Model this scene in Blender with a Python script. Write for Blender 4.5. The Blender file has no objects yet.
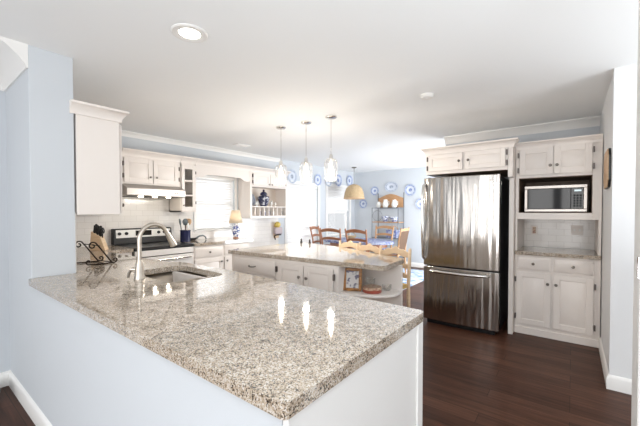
import bpy, bmesh, math, random
from mathutils import Vector, Matrix
random.seed(7)
PI = math.pi
S = bpy.context.scene
COL = S.collection

# ------------------------------------------------------------------ camera
H = 1.345
cam_d = bpy.data.cameras.new('camera'); cam = bpy.data.objects.new('camera', cam_d); COL.objects.link(cam)
cam_d.sensor_fit = 'HORIZONTAL'; cam_d.sensor_width = 36.0; cam_d.lens = 36.0 * 329.0 / 640.0
cam_d.shift_y = 5.0 / 640.0; cam_d.clip_start = 0.02; cam_d.clip_end = 100
cam.location = (0, 0, H)
cam.rotation_euler = (math.radians(90 - 1.05), 0, math.radians(37.5 - 90))
S.camera = cam

# ------------------------------------------------------------------ light
W = bpy.data.worlds.new('world'); S.world = W; W.use_nodes = True
bg = W.node_tree.nodes['Background']
bg.inputs[0].default_value = (0.96, 0.98, 1.0, 1); bg.inputs[1].default_value = 0.9

def area(name, loc, rot, sx, sy, power, col=(1, 1, 1)):
    l = bpy.data.lights.new(name, 'AREA'); l.shape = 'RECTANGLE'; l.size = sx; l.size_y = sy
    l.energy = power; l.color = col
    o = bpy.data.objects.new(name, l); COL.objects.link(o); o.location = loc; o.rotation_euler = rot
    return o
# daylight outside the three windows of the stove wall, shining in (-Y)
area('daylight_kitchen', (3.35, 5.25, 1.5), (math.radians(-90), 0, 0), 1.0, 1.1, 21)
area('daylight_patio', (5.60, 5.25, 1.1), (math.radians(-90), 0, 0), 1.3, 2.0, 26)
area('daylight_dining', (7.00, 5.25, 1.5), (math.radians(-90), 0, 0), 1.1, 1.2, 9)
# unseen strip lights behind the camera: added fill, narrow ones streak the fridge
for wy, ww in ((2.9, .09), (2.45, .06), (2.05, .10), (1.7, .06), (.75, .6), (-.1, .7), (-1.0, .7)):
    area('living_fill', (-3.1, wy, 1.25), (math.radians(90), 0, math.radians(-90)), ww, 2.0, 36 * ww, (1.0, 0.99, 0.98))
# two upward fill lights out of view, added to brighten the ceiling
area('ceiling_fill', (-.7, -.9, .9), (math.radians(180), 0, 0), 1.6, 1.6, 100, (.86, .94, 1))
area('ceiling_fill_hall', (2.3, -1.7, .9), (math.radians(180), 0, 0), 1.4, 1.4, 36, (.95, .98, 1))
# fill light added to brighten the dining room, hidden behind the fridge
area('dining_fill', (6.6, .96, 1.05), (math.radians(90), 0, 0), 1.9, 1.2, 96, (.95, .98, 1))

S.view_settings.view_transform = 'Standard'
S.view_settings.look = 'None'
S.view_settings.exposure = 0.33
S.view_settings.gamma = 1.0
S.view_settings.use_curve_mapping = False
S.cycles.diffuse_bounces = 8; S.cycles.max_bounces = 14; S.cycles.transparent_max_bounces = 16

# ------------------------------------------------------------------ materials
def pm(name, col, rough=0.5, metal=0.0, spec=0.5, bump=None, coat=0, trans=0, ior=1.45, emit=None, es=0):
    m = bpy.data.materials.new(name); m.use_nodes = True
    nt = m.node_tree; b = nt.nodes['Principled BSDF']
    b.inputs['Base Color'].default_value = (*col, 1); b.inputs['Roughness'].default_value = rough
    b.inputs['Metallic'].default_value = metal; b.inputs['Specular IOR Level'].default_value = spec
    b.inputs['Coat Weight'].default_value = coat; b.inputs['Transmission Weight'].default_value = trans
    b.inputs['IOR'].default_value = ior
    if emit: b.inputs['Emission Color'].default_value = (*emit, 1); b.inputs['Emission Strength'].default_value = es
    if bump:
        sc, st = bump
        n = nt.nodes.new('ShaderNodeTexNoise'); n.inputs['Scale'].default_value = sc; n.inputs['Detail'].default_value = 3
        t = nt.nodes.new('ShaderNodeTexCoord'); nt.links.new(t.outputs['Object'], n.inputs['Vector'])
        bp = nt.nodes.new('ShaderNodeBump'); bp.inputs['Strength'].default_value = st; bp.inputs['Distance'].default_value = 0.01
        nt.links.new(n.outputs['Fac'], bp.inputs['Height']); nt.links.new(bp.outputs['Normal'], b.inputs['Normal'])
    return m

def nodes(m): return m.node_tree, m.node_tree.nodes['Principled BSDF']
def N(nt, t, **kw):
    n = nt.nodes.new(t)
    for k, v in kw.items():
        if k in n.inputs: n.inputs[k].default_value = v
        else: setattr(n, k, v)
    return n
def ramp(nt, stops, interp='LINEAR'):
    r = nt.nodes.new('ShaderNodeValToRGB'); r.color_ramp.interpolation = interp
    e = r.color_ramp.elements
    while len(e) < len(stops): e.new(0.5)
    for i, (p, c) in enumerate(stops): e[i].position = p; e[i].color = (*c, 1)
    return r
def coords(nt, scale=(1, 1, 1), rot=(0, 0, 0), kind='Object'):
    t = nt.nodes.new('ShaderNodeTexCoord'); mp = nt.nodes.new('ShaderNodeMapping')
    mp.inputs['Scale'].default_value = scale; mp.inputs['Rotation'].default_value = rot
    nt.links.new(t.outputs[kind], mp.inputs['Vector']); return mp

def granite(name):
    m = pm(name, (.6, .5, .4), 0.045, spec=0.8, ior=1.7); nt, b = nodes(m); L = nt.links.new
    c = coords(nt)
    v = N(nt, 'ShaderNodeTexVoronoi', Scale=290.0); L(c.outputs[0], v.inputs['Vector'])
    sep = N(nt, 'ShaderNodeSeparateColor'); L(v.outputs['Color'], sep.inputs[0])
    r = ramp(nt, [(0.0, (.018, .016, .014)), (.10, (.10, .08, .062)), (.20, (.26, .20, .14)), (.36, (.44, .36, .275)), (.64, (.52, .445, .36)), (.88, (.64, .59, .53))], 'CONSTANT')
    n2 = N(nt, 'ShaderNodeTexNoise', Scale=38.0, Detail=4.0); L(c.outputs[0], n2.inputs['Vector'])
    mm = N(nt, 'ShaderNodeMath', operation='MULTIPLY_ADD'); mm.inputs[1].default_value = 0.9; mm.inputs[2].default_value = -0.40
    L(n2.outputs['Fac'], mm.inputs[0])
    ad = N(nt, 'ShaderNodeMath', operation='ADD'); L(sep.outputs[0], ad.inputs[0]); L(mm.outputs[0], ad.inputs[1])
    L(ad.outputs[0], r.inputs['Fac']); L(r.outputs['Color'], b.inputs['Base Color'])
    return m

def wood_floor():
    m = pm('dark_wood_floor', (.06, .03, .02), 0.42, spec=0.2); nt, b = nodes(m); L = nt.links.new
    c = coords(nt, rot=(0, 0, PI / 2))
    br = N(nt, 'ShaderNodeTexBrick', Scale=1.0); br.offset = 0.37; br.offset_frequency = 3
    br.inputs['Brick Width'].default_value = 1.3; br.inputs['Row Height'].default_value = 0.125
    br.inputs['Mortar Size'].default_value = 0.0018; br.inputs['Bias'].default_value = 0.0
    br.inputs['Color1'].default_value = (.056, .024, .015, 1); br.inputs['Color2'].default_value = (.100, .045, .028, 1)
    br.inputs['Mortar'].default_value = (.018, .010, .007, 1)
    L(c.outputs[0], br.inputs['Vector'])
    c2 = coords(nt, scale=(22, 1.3, 1))
    n = N(nt, 'ShaderNodeTexNoise', Scale=1.6, Detail=6.0, Roughness=0.65); L(c2.outputs[0], n.inputs['Vector'])
    r = ramp(nt, [(.28, (.45, .45, .45)), (.72, (1.45, 1.40, 1.36))]); L(n.outputs['Fac'], r.inputs['Fac'])
    mx = N(nt, 'ShaderNodeMix', data_type='RGBA', blend_type='MULTIPLY'); mx.inputs[0].default_value = 1
    L(br.outputs['Color'], mx.inputs[6]); L(r.outputs['Color'], mx.inputs[7]); L(mx.outputs[2], b.inputs['Base Color'])
    bp = N(nt, 'ShaderNodeBump', Strength=0.12, Distance=0.004); L(n.outputs['Fac'], bp.inputs['Height']); L(bp.outputs[0], b.inputs['Normal'])
    return m

def tile(name, axis):
    m = pm(name, (.8, .78, .75), 0.14, spec=0.5); nt, b = nodes(m); L = nt.links.new
    t = nt.nodes.new('ShaderNodeTexCoord'); sp = N(nt, 'ShaderNodeSeparateXYZ'); cb = N(nt, 'ShaderNodeCombineXYZ')
    L(t.outputs['Object'], sp.inputs[0]); L(sp.outputs[axis], cb.inputs[0]); L(sp.outputs[2], cb.inputs[1])
    br = N(nt, 'ShaderNodeTexBrick', Scale=1.0); br.inputs['Brick Width'].default_value = .152; br.inputs['Row Height'].default_value = .076
    br.inputs['Mortar Size'].default_value = .0022; br.inputs['Mortar Smooth'].default_value = 0.3
    br.inputs['Color1'].default_value = (.80, .775, .745, 1); br.inputs['Color2'].default_value = (.765, .74, .71, 1); br.inputs['Mortar'].default_value = (.66, .63, .60, 1)
    L(cb.outputs[0], br.inputs['Vector']); L(br.outputs['Color'], b.inputs['Base Color'])
    bp = N(nt, 'ShaderNodeBump', Strength=0.25, Distance=0.003, invert=True); L(br.outputs['Fac'], bp.inputs['Height']); L(bp.outputs[0], b.inputs['Normal'])
    return m

def grain(name, c1, c2, rough=0.4, scale=(3, 3, 30), sc=3.0):
    m = pm(name, c1, rough); nt, b = nodes(m); L = nt.links.new
    c = coords(nt, scale=scale); n = N(nt, 'ShaderNodeTexNoise', Scale=sc, Detail=4.0); L(c.outputs[0], n.inputs['Vector'])
    r = ramp(nt, [(.3, c1), (.7, c2)]); L(n.outputs['Fac'], r.inputs['Fac']); L(r.outputs['Color'], b.inputs['Base Color'])
    return m

def stainless(name, col=(.58, .57, .56), rough=.15, wav=0.24):
    m = pm(name, col, rough, 1.0); nt, b = nodes(m); L = nt.links.new
    c = coords(nt, scale=(9, 9, .55)); n = N(nt, 'ShaderNodeTexNoise', Scale=1.6, Detail=1.5); L(c.outputs[0], n.inputs['Vector'])
    bp = N(nt, 'ShaderNodeBump', Strength=wav, Distance=0.05); L(n.outputs['Fac'], bp.inputs['Height']); L(bp.outputs[0], b.inputs['Normal'])
    c2 = coords(nt, scale=(200, 200, 2)); n2 = N(nt, 'ShaderNodeTexNoise', Scale=2.0, Detail=2.0); L(c2.outputs[0], n2.inputs['Vector'])
    r = ramp(nt, [(.3, tuple(x * .88 for x in col)), (.7, tuple(min(1, x * 1.08) for x in col))]); L(n2.outputs['Fac'], r.inputs['Fac']); L(r.outputs[0], b.inputs['Base Color'])
    return m

def plate_mat(name, inner, ring):
    m = pm(name, (.85, .87, .9), 0.15); nt, b = nodes(m); L = nt.links.new
    t = nt.nodes.new('ShaderNodeTexCoord'); mp = N(nt, 'ShaderNodeVectorMath', operation='LENGTH')
    fl = N(nt, 'ShaderNodeVectorMath', operation='MULTIPLY'); fl.inputs[1].default_value = (1, 1, 0)
    L(t.outputs['Object'], fl.inputs[0]); L(fl.outputs[0], mp.inputs[0])
    n = N(nt, 'ShaderNodeTexNoise', Scale=38.0, Detail=2.0); L(t.outputs['Object'], n.inputs['Vector'])
    r = ramp(nt, [(0, inner), (.22, inner), (.36, (.62, .66, .74)), (.66, (.62, .66, .74)), (.70, ring), (.88, ring), (.91, (.72, .77, .85)), (.97, ring)])
    k = N(nt, 'ShaderNodeMath', operation='MULTIPLY'); k.inputs[1].default_value = 1 / .12; L(mp.outputs['Value'], k.inputs[0])
    L(k.outputs[0], r.inputs['Fac'])
    mx = N(nt, 'ShaderNodeMix', data_type='RGBA'); mx.inputs[6].default_value = (.64, .68, .76, 1)
    r2 = ramp(nt, [(.30, (.2, .2, .2)), (.55, (1, 1, 1))]); L(n.outputs['Fac'], r2.inputs[0]); L(r2.outputs[0], mx.inputs[0]); L(r.outputs[0], mx.inputs[7])
    L(mx.outputs[2], b.inputs['Base Color'])
    return m

def spotted(name, base, spot, sc=30, lo=.5, hi=.56, rough=.2):
    m = pm(name, base, rough); nt, b = nodes(m); L = nt.links.new
    c = coords(nt); n = N(nt, 'ShaderNodeTexNoise', Scale=sc, Detail=2.0); L(c.outputs[0], n.inputs['Vector'])
    r = ramp(nt, [(lo, base), (hi, spot)]); L(n.outputs['Fac'], r.inputs['Fac']); L(r.outputs[0], b.inputs['Base Color'])
    return m

def transl(name, col, fac=.5):
    m = bpy.data.materials.new(name); m.use_nodes = True; nt = m.node_tree; nt.nodes.clear()
    o = nt.nodes.new('ShaderNodeOutputMaterial'); d = N(nt, 'ShaderNodeBsdfDiffuse', Color=(*col, 1)); t = N(nt, 'ShaderNodeBsdfTranslucent', Color=(*col, 1))
    x = nt.nodes.new('ShaderNodeMixShader'); x.inputs[0].default_value = fac
    nt.links.new(d.outputs[0], x.inputs[1]); nt.links.new(t.outputs[0], x.inputs[2]); nt.links.new(x.outputs[0], o.inputs[0]); return m
def clear(name, fac=.12, tint=(1, 1, 1), rough=.02):
    m = bpy.data.materials.new(name); m.use_nodes = True; nt = m.node_tree; nt.nodes.clear()
    o = nt.nodes.new('ShaderNodeOutputMaterial'); d = N(nt, 'ShaderNodeBsdfTransparent', Color=(*tint, 1)); t = N(nt, 'ShaderNodeBsdfGlossy', Roughness=rough)
    fz = N(nt, 'ShaderNodeLayerWeight', Blend=.35); mu = N(nt, 'ShaderNodeMath', operation='MULTIPLY_ADD'); mu.inputs[1].default_value = .75; mu.inputs[2].default_value = fac * .5
    x = nt.nodes.new('ShaderNodeMixShader'); nt.links.new(fz.outputs['Facing'], mu.inputs[0]); nt.links.new(mu.outputs[0], x.inputs[0])
    nt.links.new(d.outputs[0], x.inputs[1]); nt.links.new(t.outputs[0], x.inputs[2]); nt.links.new(x.outputs[0], o.inputs[0]); return m

M = {}
M['wall'] = pm('pale_blue_wall', (.585, .617, .65), .7, bump=(60, .03))
M['wall_white'] = pm('white_wall', (.76, .77, .78), .6)
M['ceil'] = pm('white_ceiling', (.88, .895, .90), .8, bump=(90, .04))
M['trim'] = pm('white_trim', (.82, .81, .79), .35)
M['cab'] = pm('cream_white_paint', (.80, .745, .70), .35)
M['cab_in'] = pm('cream_cabinet_inside', (.70, .63, .56), .5)
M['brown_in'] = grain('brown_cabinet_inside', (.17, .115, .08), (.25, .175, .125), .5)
M['granite'] = granite('speckled_granite')
M['floor'] = wood_floor()
M['tile_y'] = tile('white_subway_tile', 0)
M['tile_x'] = tile('white_subway_tile_side', 1)
M['steel'] = stainless('brushed_steel', (.46, .435, .41))
M['bronze_steel'] = pm('warm_steel', (.42, .385, .355), .36, 1.0)
M['pale_steel'] = pm('pale_steel', (.74, .71, .68), .48, .55)
M['satin'] = pm('satin_steel', (.48, .455, .43), .42, 1.0)
M['sink'] = pm('sink_steel', (.52, .465, .40), .3, 1.0)
M['nickel'] = pm('brushed_nickel', (.56, .50, .43), .30, 1.0)
M['chrome'] = pm('polished_metal', (.75, .74, .72), .12, 1.0)
M['pewter'] = pm('dark_pewter', (.20, .18, .16), .3, 1.0)
M['hinge'] = pm('dark_hinge_metal', (.16, .14, .13), .4, 0.8)
M['black'] = pm('black_plastic', (.012, .012, .013), .35)
M['blackglass'] = pm('black_glass', (.008, .008, .009), .05, spec=.3)
M['darkgrey'] = pm('dark_grey_side', (.035, .033, .032), .45)
M['rackmetal'] = pm('grey_painted_metal', (.16, .17, .19), .5)
M['iron'] = pm('wrought_iron', (.035, .025, .02), .45, .6)
M['pale_wood'] = grain('pale_wood', (.66, .47, .30), (.76, .58, .39), .45)
M['red_wood'] = grain('red_brown_wood', (.32, .13, .07), (.46, .22, .12), .35)
M['honey_wood'] = grain('honey_wood', (.42, .23, .11), (.55, .32, .17), .4)
M['tan_wood'] = grain('tan_wood', (.56, .36, .21), (.68, .47, .30), .5)
M['rush'] = grain('woven_rush', (.55, .36, .12), (.74, .52, .20), .7, (60, 60, 60), 1.5)
M['cane'] = grain('woven_cane', (.07, .04, .024), (.16, .09, .052), .7, (70, 70, 70), 1.5)
M['wicker'] = grain('woven_wicker', (.40, .28, .15), (.66, .50, .31), .8, (30, 30, 120), 1.2)
M['blind'] = transl('white_blind', (.84, .84, .84), .14)
M['shade'] = transl('cream_lampshade', (.92, .84, .70), .5)
M['glass'] = clear('window_glass', .08)
M['seeded'] = None
M['pglass'] = clear('clear_glass', .06, (.97, .97, .96))
def seeded(name):
    m = clear(name, .05); nt = m.node_tree; o = [n for n in nt.nodes if n.type == 'OUTPUT_MATERIAL'][0]; src = o.inputs[0].links[0].from_socket
    t = N(nt, 'ShaderNodeBsdfTranslucent', Color=(1, .98, .95, 1)); x = nt.nodes.new('ShaderNodeMixShader'); x.inputs[0].default_value = .014
    nt.links.new(src, x.inputs[1]); nt.links.new(t.outputs[0], x.inputs[2]); nt.links.new(x.outputs[0], o.inputs[0]); return m
M['seeded'] = seeded('seeded_glass')
M['bulb'] = pm('lit_bulb', (1, .9, .75), .4, emit=(1.0, .84, .64), es=8)
M['led'] = pm('lit_diffuser', (1, 1, 1), .4, emit=(1.0, .95, .86), es=5)
M['hoodlamp'] = pm('lit_hood_lamp', (1, 1, 1), .4, emit=(1.0, .88, .68), es=14)
M['display'] = pm('lit_display', (.05, .07, .07), .2, emit=(.75, .9, .95), es=.7)
M['plate'] = plate_mat('blue_white_china', (.13, .19, .42), (.24, .31, .52))
M['plate_pale'] = plate_mat('pale_grey_china', (.26, .30, .37), (.36, .41, .50))
M['china'] = spotted('blue_on_white_china', (.82, .84, .87), (.07, .11, .32), 34, .47, .53)
M['jar'] = spotted('dark_blue_china', (.045, .05, .10), (.55, .57, .62), 26, .55, .6)
M['white'] = pm('white_glaze', (.86, .85, .82), .2)
M['whiteplastic'] = pm('white_plastic', (.84, .83, .80), .4)
M['cobalt'] = pm('cobalt_glaze', (.022, .026, .075), .2)
M['gold'] = spotted('gilt_frame', (.42, .20, .06), (.22, .095, .03), 40, .4, .65, .35)
M['photo'] = spotted('colour_photo', (.58, .56, .55), (.12, .11, .17), 20, .50, .58, .35)
M['tin_red'] = pm('dark_red_tin', (.33, .075, .05), .35)
M['tin_lid'] = spotted('tin_lid', (.55, .42, .30), (.38, .20, .14), 50, .45, .6, .4)
M['cloth'] = spotted('blue_flowered_cloth', (.42, .45, .55), (.13, .16, .36), 22, .42, .60, .8)
M['rug'] = spotted('blue_flowered_rug', (.52, .58, .66), (.20, .30, .48), 7, .45, .62, .9)
M['yellow'] = pm('yellow_glaze', (.72, .55, .14), .45)
M['mauve'] = pm('mauve_cloth', (.52, .44, .46), .8)
M['paper'] = spotted('printed_note', (.75, .78, .72), (.25, .40, .30), 60, .5, .55, .6)
M['slate'] = pm('slate_grey_utensil', (.09, .11, .12), .4)
M['ground'] = pm('patio_ground', (.55, .54, .52), .9)

# ------------------------------------------------------------------ mesh builder
ORG = {}
class MB:
    def __init__(s): s.bm = bmesh.new()
    def hexa(s, p):
        v = [s.bm.verts.new(q) for q in p]
        for f in ((0, 1, 2, 3), (4, 7, 6, 5), (0, 4, 5, 1), (1, 5, 6, 2), (2, 6, 7, 3), (3, 7, 4, 0)): s.bm.faces.new([v[i] for i in f])
        return s
    def box(s, x0, x1, y0, y1, z0, z1):
        return s.hexa([(x0, y0, z0), (x1, y0, z0), (x1, y1, z0), (x0, y1, z0), (x0, y0, z1), (x1, y0, z1), (x1, y1, z1), (x0, y1, z1)])
    def fbox(s, fr, a0, a1, z0, z1, d0, d1, ins=0):
        i = ins
        return s.hexa([fr(a0, z0, d0), fr(a1, z0, d0), fr(a1, z1, d0), fr(a0, z1, d0), fr(a0 + i, z0 + i, d1), fr(a1 - i, z0 + i, d1), fr(a1 - i, z1 - i, d1), fr(a0 + i, z1 - i, d1)])
    def prism(s, poly, z0, z1, holes=()):
        loops = [poly] + list(holes); bot = []; ed = []
        for lp in loops:
            vs = [s.bm.verts.new((p[0], p[1], z0)) for p in lp]
            for i in range(len(vs)): ed.append(s.bm.edges.new((vs[i], vs[(i + 1) % len(vs)])))
            bot.append(vs)
        g = bmesh.ops.triangle_fill(s.bm, use_beauty=True, use_dissolve=False, edges=ed)
        fs = [f for f in g['geom'] if isinstance(f, bmesh.types.BMFace)]
        e = bmesh.ops.extrude_face_region(s.bm, geom=fs)
        bmesh.ops.translate(s.bm, verts=[v for v in e['geom'] if isinstance(v, bmesh.types.BMVert)], vec=(0, 0, z1 - z0))
        return s
    def fprism(s, fr, poly, d0, d1):
        n = len(poly)
        a = [s.bm.verts.new(fr(p[0], p[1], d0)) for p in poly]; b = [s.bm.verts.new(fr(p[0], p[1], d1)) for p in poly]
        s.bm.faces.new(a); s.bm.faces.new(b[::-1])
        for i in range(n): s.bm.faces.new((a[i], b[i], b[(i + 1) % n], a[(i + 1) % n]))
        return s
    def tube(s, pts, r, n=10, cap=True):
        pts = [Vector(p) for p in pts]; m = len(pts); rs = r if isinstance(r, (list, tuple)) else [r] * m
        t0 = (pts[1] - pts[0]).normalized(); u = t0.orthogonal().normalized(); rings = []
        for i, p in enumerate(pts):
            t = (pts[min(i + 1, m - 1)] - pts[max(i - 1, 0)]).normalized()
            u = (u - t * u.dot(t)); u = u.normalized() if u.length > 1e-6 else t.orthogonal().normalized(); w = t.cross(u)
            rings.append([s.bm.verts.new(p + (u * math.cos(2 * PI * k / n) + w * math.sin(2 * PI * k / n)) * rs[i]) for k in range(n)])
        for i in range(m - 1):
            for k in range(n): s.bm.faces.new((rings[i][k], rings[i][(k + 1) % n], rings[i + 1][(k + 1) % n], rings[i + 1][k]))
        if cap: s.bm.faces.new(rings[0][::-1]); s.bm.faces.new(rings[-1])
        return s
    def bar(s, p0, p1, w, h, up=(0, 0, 1)):       # rectangular bar
        p0, p1 = Vector(p0), Vector(p1); t = (p1 - p0).normalized(); u = t.cross(Vector(up)).normalized(); v = u.cross(t)
        c = []
        for p in (p0, p1):
            c += [p - u * w / 2 - v * h / 2, p + u * w / 2 - v * h / 2, p + u * w / 2 + v * h / 2, p - u * w / 2 + v * h / 2]
        return s.hexa(c)
    def lathe(s, prof, c=(0, 0, 0), n=28, sx=1, sy=1):
        rings = []
        for r, z in prof:
            if r < 1e-5: rings.append([s.bm.verts.new((c[0], c[1], c[2] + z))])
            else: rings.append([s.bm.verts.new((c[0] + r * sx * math.cos(2 * PI * k / n), c[1] + r * sy * math.sin(2 * PI * k / n), c[2] + z)) for k in range(n)])
        for a, b in zip(rings, rings[1:]):
            for k in range(n):
                k2 = (k + 1) % n
                if len(a) == 1 and len(b) == 1: continue
                if len(a) == 1: s.bm.faces.new((a[0], b[k2], b[k]))
                elif len(b) == 1: s.bm.faces.new((a[k], a[k2], b[0]))
                else: s.bm.faces.new((a[k], a[k2], b[k2], b[k]))
        return s
    def sweep(s, path, prof, closed=False):       # profile (out, z) along xy path, out = right of travel
        n = len(path); P2 = [Vector(p) for p in path]; rings = []
        for i in range(n):
            ds = []
            if i > 0 or closed: ds.append((P2[i] - P2[i - 1]).normalized())
            if i < n - 1 or closed: ds.append((P2[(i + 1) % n] - P2[i]).normalized())
            ns = [Vector((d.y, -d.x)) for d in ds]; nm = sum(ns, Vector((0, 0)))
            nm = nm / (nm.length_squared / len(ns)) if len(ns) > 1 else ns[0]
            rings.append([s.bm.verts.new((P2[i].x + nm.x * o, P2[i].y + nm.y * o, z)) for o, z in prof])
        m = len(prof)
        for i in range(n if closed else n - 1):
            a, b = rings[i], rings[(i + 1) % n]
            for k in range(m): s.bm.faces.new((a[k], a[(k + 1) % m], b[(k + 1) % m], b[k]))
        if not closed: s.bm.faces.new(rings[0]); s.bm.faces.new(rings[-1][::-1])
        return s
    def xf(s, mat): bmesh.ops.transform(s.bm, matrix=mat, verts=s.bm.verts); return s
    def build(s, name, m, parent=None, org=None, bevel=0, smooth=True, solid=0, seg=2, sub=0):
        bmesh.ops.recalc_face_normals(s.bm, faces=s.bm.faces)
        me = bpy.data.meshes.new(name); o = bpy.data.objects.new(name, me)
        off = Vector(ORG[parent.name]) if parent else Vector(org or (0, 0, 0))
        bmesh.ops.translate(s.bm, verts=s.bm.verts, vec=-off)
        s.bm.to_mesh(me); s.bm.free(); me.materials.append(m)
        if smooth:
            for p in me.polygons: p.use_smooth = True
            me.set_sharp_from_angle(angle=0.65)
        COL.objects.link(o)
        if parent: o.parent = parent; ORG[o.name] = off
        else: o.location = off; ORG[o.name] = off
        if bevel:
            b = o.modifiers.new('bevel', 'BEVEL'); b.width = bevel; b.segments = seg; b.limit_method = 'ANGLE'; b.angle_limit = math.radians(38)
        if solid:
            b = o.modifiers.new('solid', 'SOLIDIFY'); b.thickness = solid
        if sub:
            b = o.modifiers.new('sub', 'SUBSURF'); b.levels = sub; b.render_levels = sub
        return o

def tag(o, label, cat, group=None, kind=None):
    o['label'] = label; o['category'] = cat
    if group: o['group'] = group
    if kind: o['kind'] = kind
    return o
def thing(name, label, cat, loc=(0, 0, 0), rotz=0, group=None):
    o = bpy.data.objects.new(name, None); COL.objects.link(o); o.location = loc; o.rotation_euler = (0, 0, rotz)
    o.empty_display_size = .05; ORG[o.name] = Vector(loc)
    return tag(o, label, cat, group)
def local(name, label, cat, group=None):           # thing modelled about its own base, placed later
    return thing(name, label, cat, (0, 0, 0), 0, group)
def place(o, loc, rotz=0): o.location = loc; o.rotation_euler = (0, 0, rotz); return o
def kids(o): return [c for c in bpy.data.objects if c.parent == o]
def dup(root, loc, rotz=0, label=None):
    r = root.copy(); COL.objects.link(r); r.location = loc; r.rotation_euler = (0, 0, rotz)
    if label: r['label'] = label
    for ch in kids(root):
        c = ch.copy(); COL.objects.link(c); c.parent = r
        for g in kids(ch):
            d = g.copy(); COL.objects.link(d); d.parent = c
    return r
def struct(o, label=None):
    o['kind'] = 'structure'
    if label: o['label'] = label
    return o
def FX(x): return lambda a, z, d: (x - d, a, z)     # front looks to -X
def FY(y): return lambda a, z, d: (a, y - d, z)     # front looks to -Y
def FXp(x): return lambda a, z, d: (x + d, a, z)
def rounded(poly, rad, n=6):
    out = []; m = len(poly)
    for i, p in enumerate(poly):
        r = rad[i] if isinstance(rad, (list, tuple)) else rad
        p = Vector(p); a = Vector(poly[i - 1]) - p; b = Vector(poly[(i + 1) % m]) - p
        if r <= 0: out.append(tuple(p)); continue
        an = a.angle(b); t = min(r / math.tan(an / 2), a.length * .49, b.length * .49); rr = t * math.tan(an / 2)
        p0 = p + a.normalized() * t; p1 = p + b.normalized() * t
        c = p + (a.normalized() + b.normalized()).normalized() * (rr / math.sin(an / 2))
        v0 = p0 - c; v1 = p1 - c; ang = v0.angle_signed(v1)
        for k in range(n + 1):
            q = v0.copy(); q.rotate(Matrix.Rotation(-ang * k / n, 2)); out.append(tuple(c + q))
    return out
def door_mesh(fr, a0, a1, z0, z1, th=.02, rail=.055):
    mb = MB(); rail = min(rail, .24 * min(a1 - a0, z1 - z0))
    mb.fbox(fr, a0, a1, z0, z1, .001, th * .5)
    mb.fbox(fr, a0, a0 + rail, z0, z1, .001, th); mb.fbox(fr, a1 - rail, a1, z0, z1, .001, th)
    mb.fbox(fr, a0 + rail, a1 - rail, z0, z0 + rail, .001, th); mb.fbox(fr, a0 + rail, a1 - rail, z1 - rail, z1, .001, th)
    k = .006; mb.fbox(fr, a0 + rail + k, a1 - rail - k, z0 + rail + k, z1 - rail - k, th * .5, th * .95, min(.022, rail * .5))
    return mb
def knob(fr, a, z, d, parent, name='knob', r=.015):
    mb = MB(); p = [Vector(fr(a, z, d + q)) for q in (-.002, .012, .016, .022, .027)]
    mb.tube(p, [.006, .005, r * .9, r, r * .55], 12); return mb.build(name, M['pewter'], parent)
def hinge(fr, a, z, parent, h=.055):
    return MB().fbox(fr, a - .007, a + .007, z - h / 2, z + h / 2, .001, .026).build('hinge', M['hinge'], parent, bevel=.002)
def door(fr, a0, a1, z0, z1, root, knob_at=None, hinges=None, name='door'):
    o = door_mesh(fr, a0, a1, z0, z1).build(name, M['cab'], root, bevel=.002)
    if knob_at: knob(fr, knob_at[0], knob_at[1], .02, o)
    if hinges:
        a, zs = hinges
        for z in zs: hinge(fr, a, z, root)
    return o
def drawer(fr, a0, a1, z0, z1, root, knobs=1, pull=False):
    o = MB().fbox(fr, a0, a1, z0, z1, .001, .012).fbox(fr, a0 + .004, a1 - .004, z0 + .004, z1 - .004, .012, .02, .012).build('drawer', M['cab'], root, bevel=.002)
    if pull:
        a, z = (a0 + a1) / 2, (z0 + z1) / 2
        pts = [fr(a + .05 * math.cos(t), z - .006 * math.sin(t), .02 + .028 * math.sin(t)) for t in [PI * k / 10 for k in range(11)]]
        MB().tube(pts, [.008] + [.006] * 9 + [.008], 10).build('handle', M['pewter'], o)
    elif knobs: knob(fr, (a0 + a1) / 2, (z0 + z1) / 2, .02, o)
    return o
CROWN = lambda z, h=.085, o=.055: [(0, z), (.012, z), (.012, z + h * .2), (o * .45, z + h * .45), (o * .9, z + h * .8), (o, z + h * .82), (o, z + h), (0, z + h)]
def cove(z, h=.11, o=.09): return [(0, z - h), (.012, z - h), (.016, z - h * .85), (o * .4, z - h * .55), (o * .85, z - h * .2), (o, z - h * .15), (o, z), (0, z)]
BASEB = [(0, 0), (.016, 0), (.016, .085), (.008, .105), (0, .11)]
CEIL = 2.42

# ------------------------------------------------------------------ the setting
struct(MB().box(-6, 8.2, -6, 5.0, -.06, 0).build('floor', M['floor']))
cl = MB().box(-3.2, 8.2, -3.0, 5.0, CEIL, CEIL + .1)
struct(cl.build('ceiling', M['ceil']))

def wall_y(name, y0, y1, x0, x1, holes, m):
    mb = MB(); x = x0
    for hx0, hx1, hz0, hz1 in holes:
        mb.box(x, hx0, y0, y1, 0, CEIL)
        if hz0 > 0: mb.box(hx0, hx1, y0, y1, 0, hz0)
        mb.box(hx0, hx1, y0, y1, hz1, CEIL); x = hx1
    mb.box(x, x1, y0, y1, 0, CEIL)
    return struct(mb.build(name, m))
WIN = [(2.96, 3.71, 1.06, 1.95), (5.06, 6.12, .06, 1.94), (6.50, 7.50, .72, 1.97)]
SW = 4.76
wall_y('wall_stove', SW, SW + .16, .55, 7.95, WIN, M['wall'])
struct(MB().box(.55, .79, 2.785, SW, 0, CEIL).build('wall_left', M['wall'], bevel=.004))
struct(MB().box(-3.2, .55, 3.47, 3.60, 0, CEIL).build('wall_front', M['wall']))
struct(MB().box(.55, .668, .535, 2.785, 0, .872).build('wall_peninsula', M['wall']))
struct(MB().box(7.78, 7.95, .80, SW, 0, CEIL).build('wall_back', M['wall']))
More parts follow.
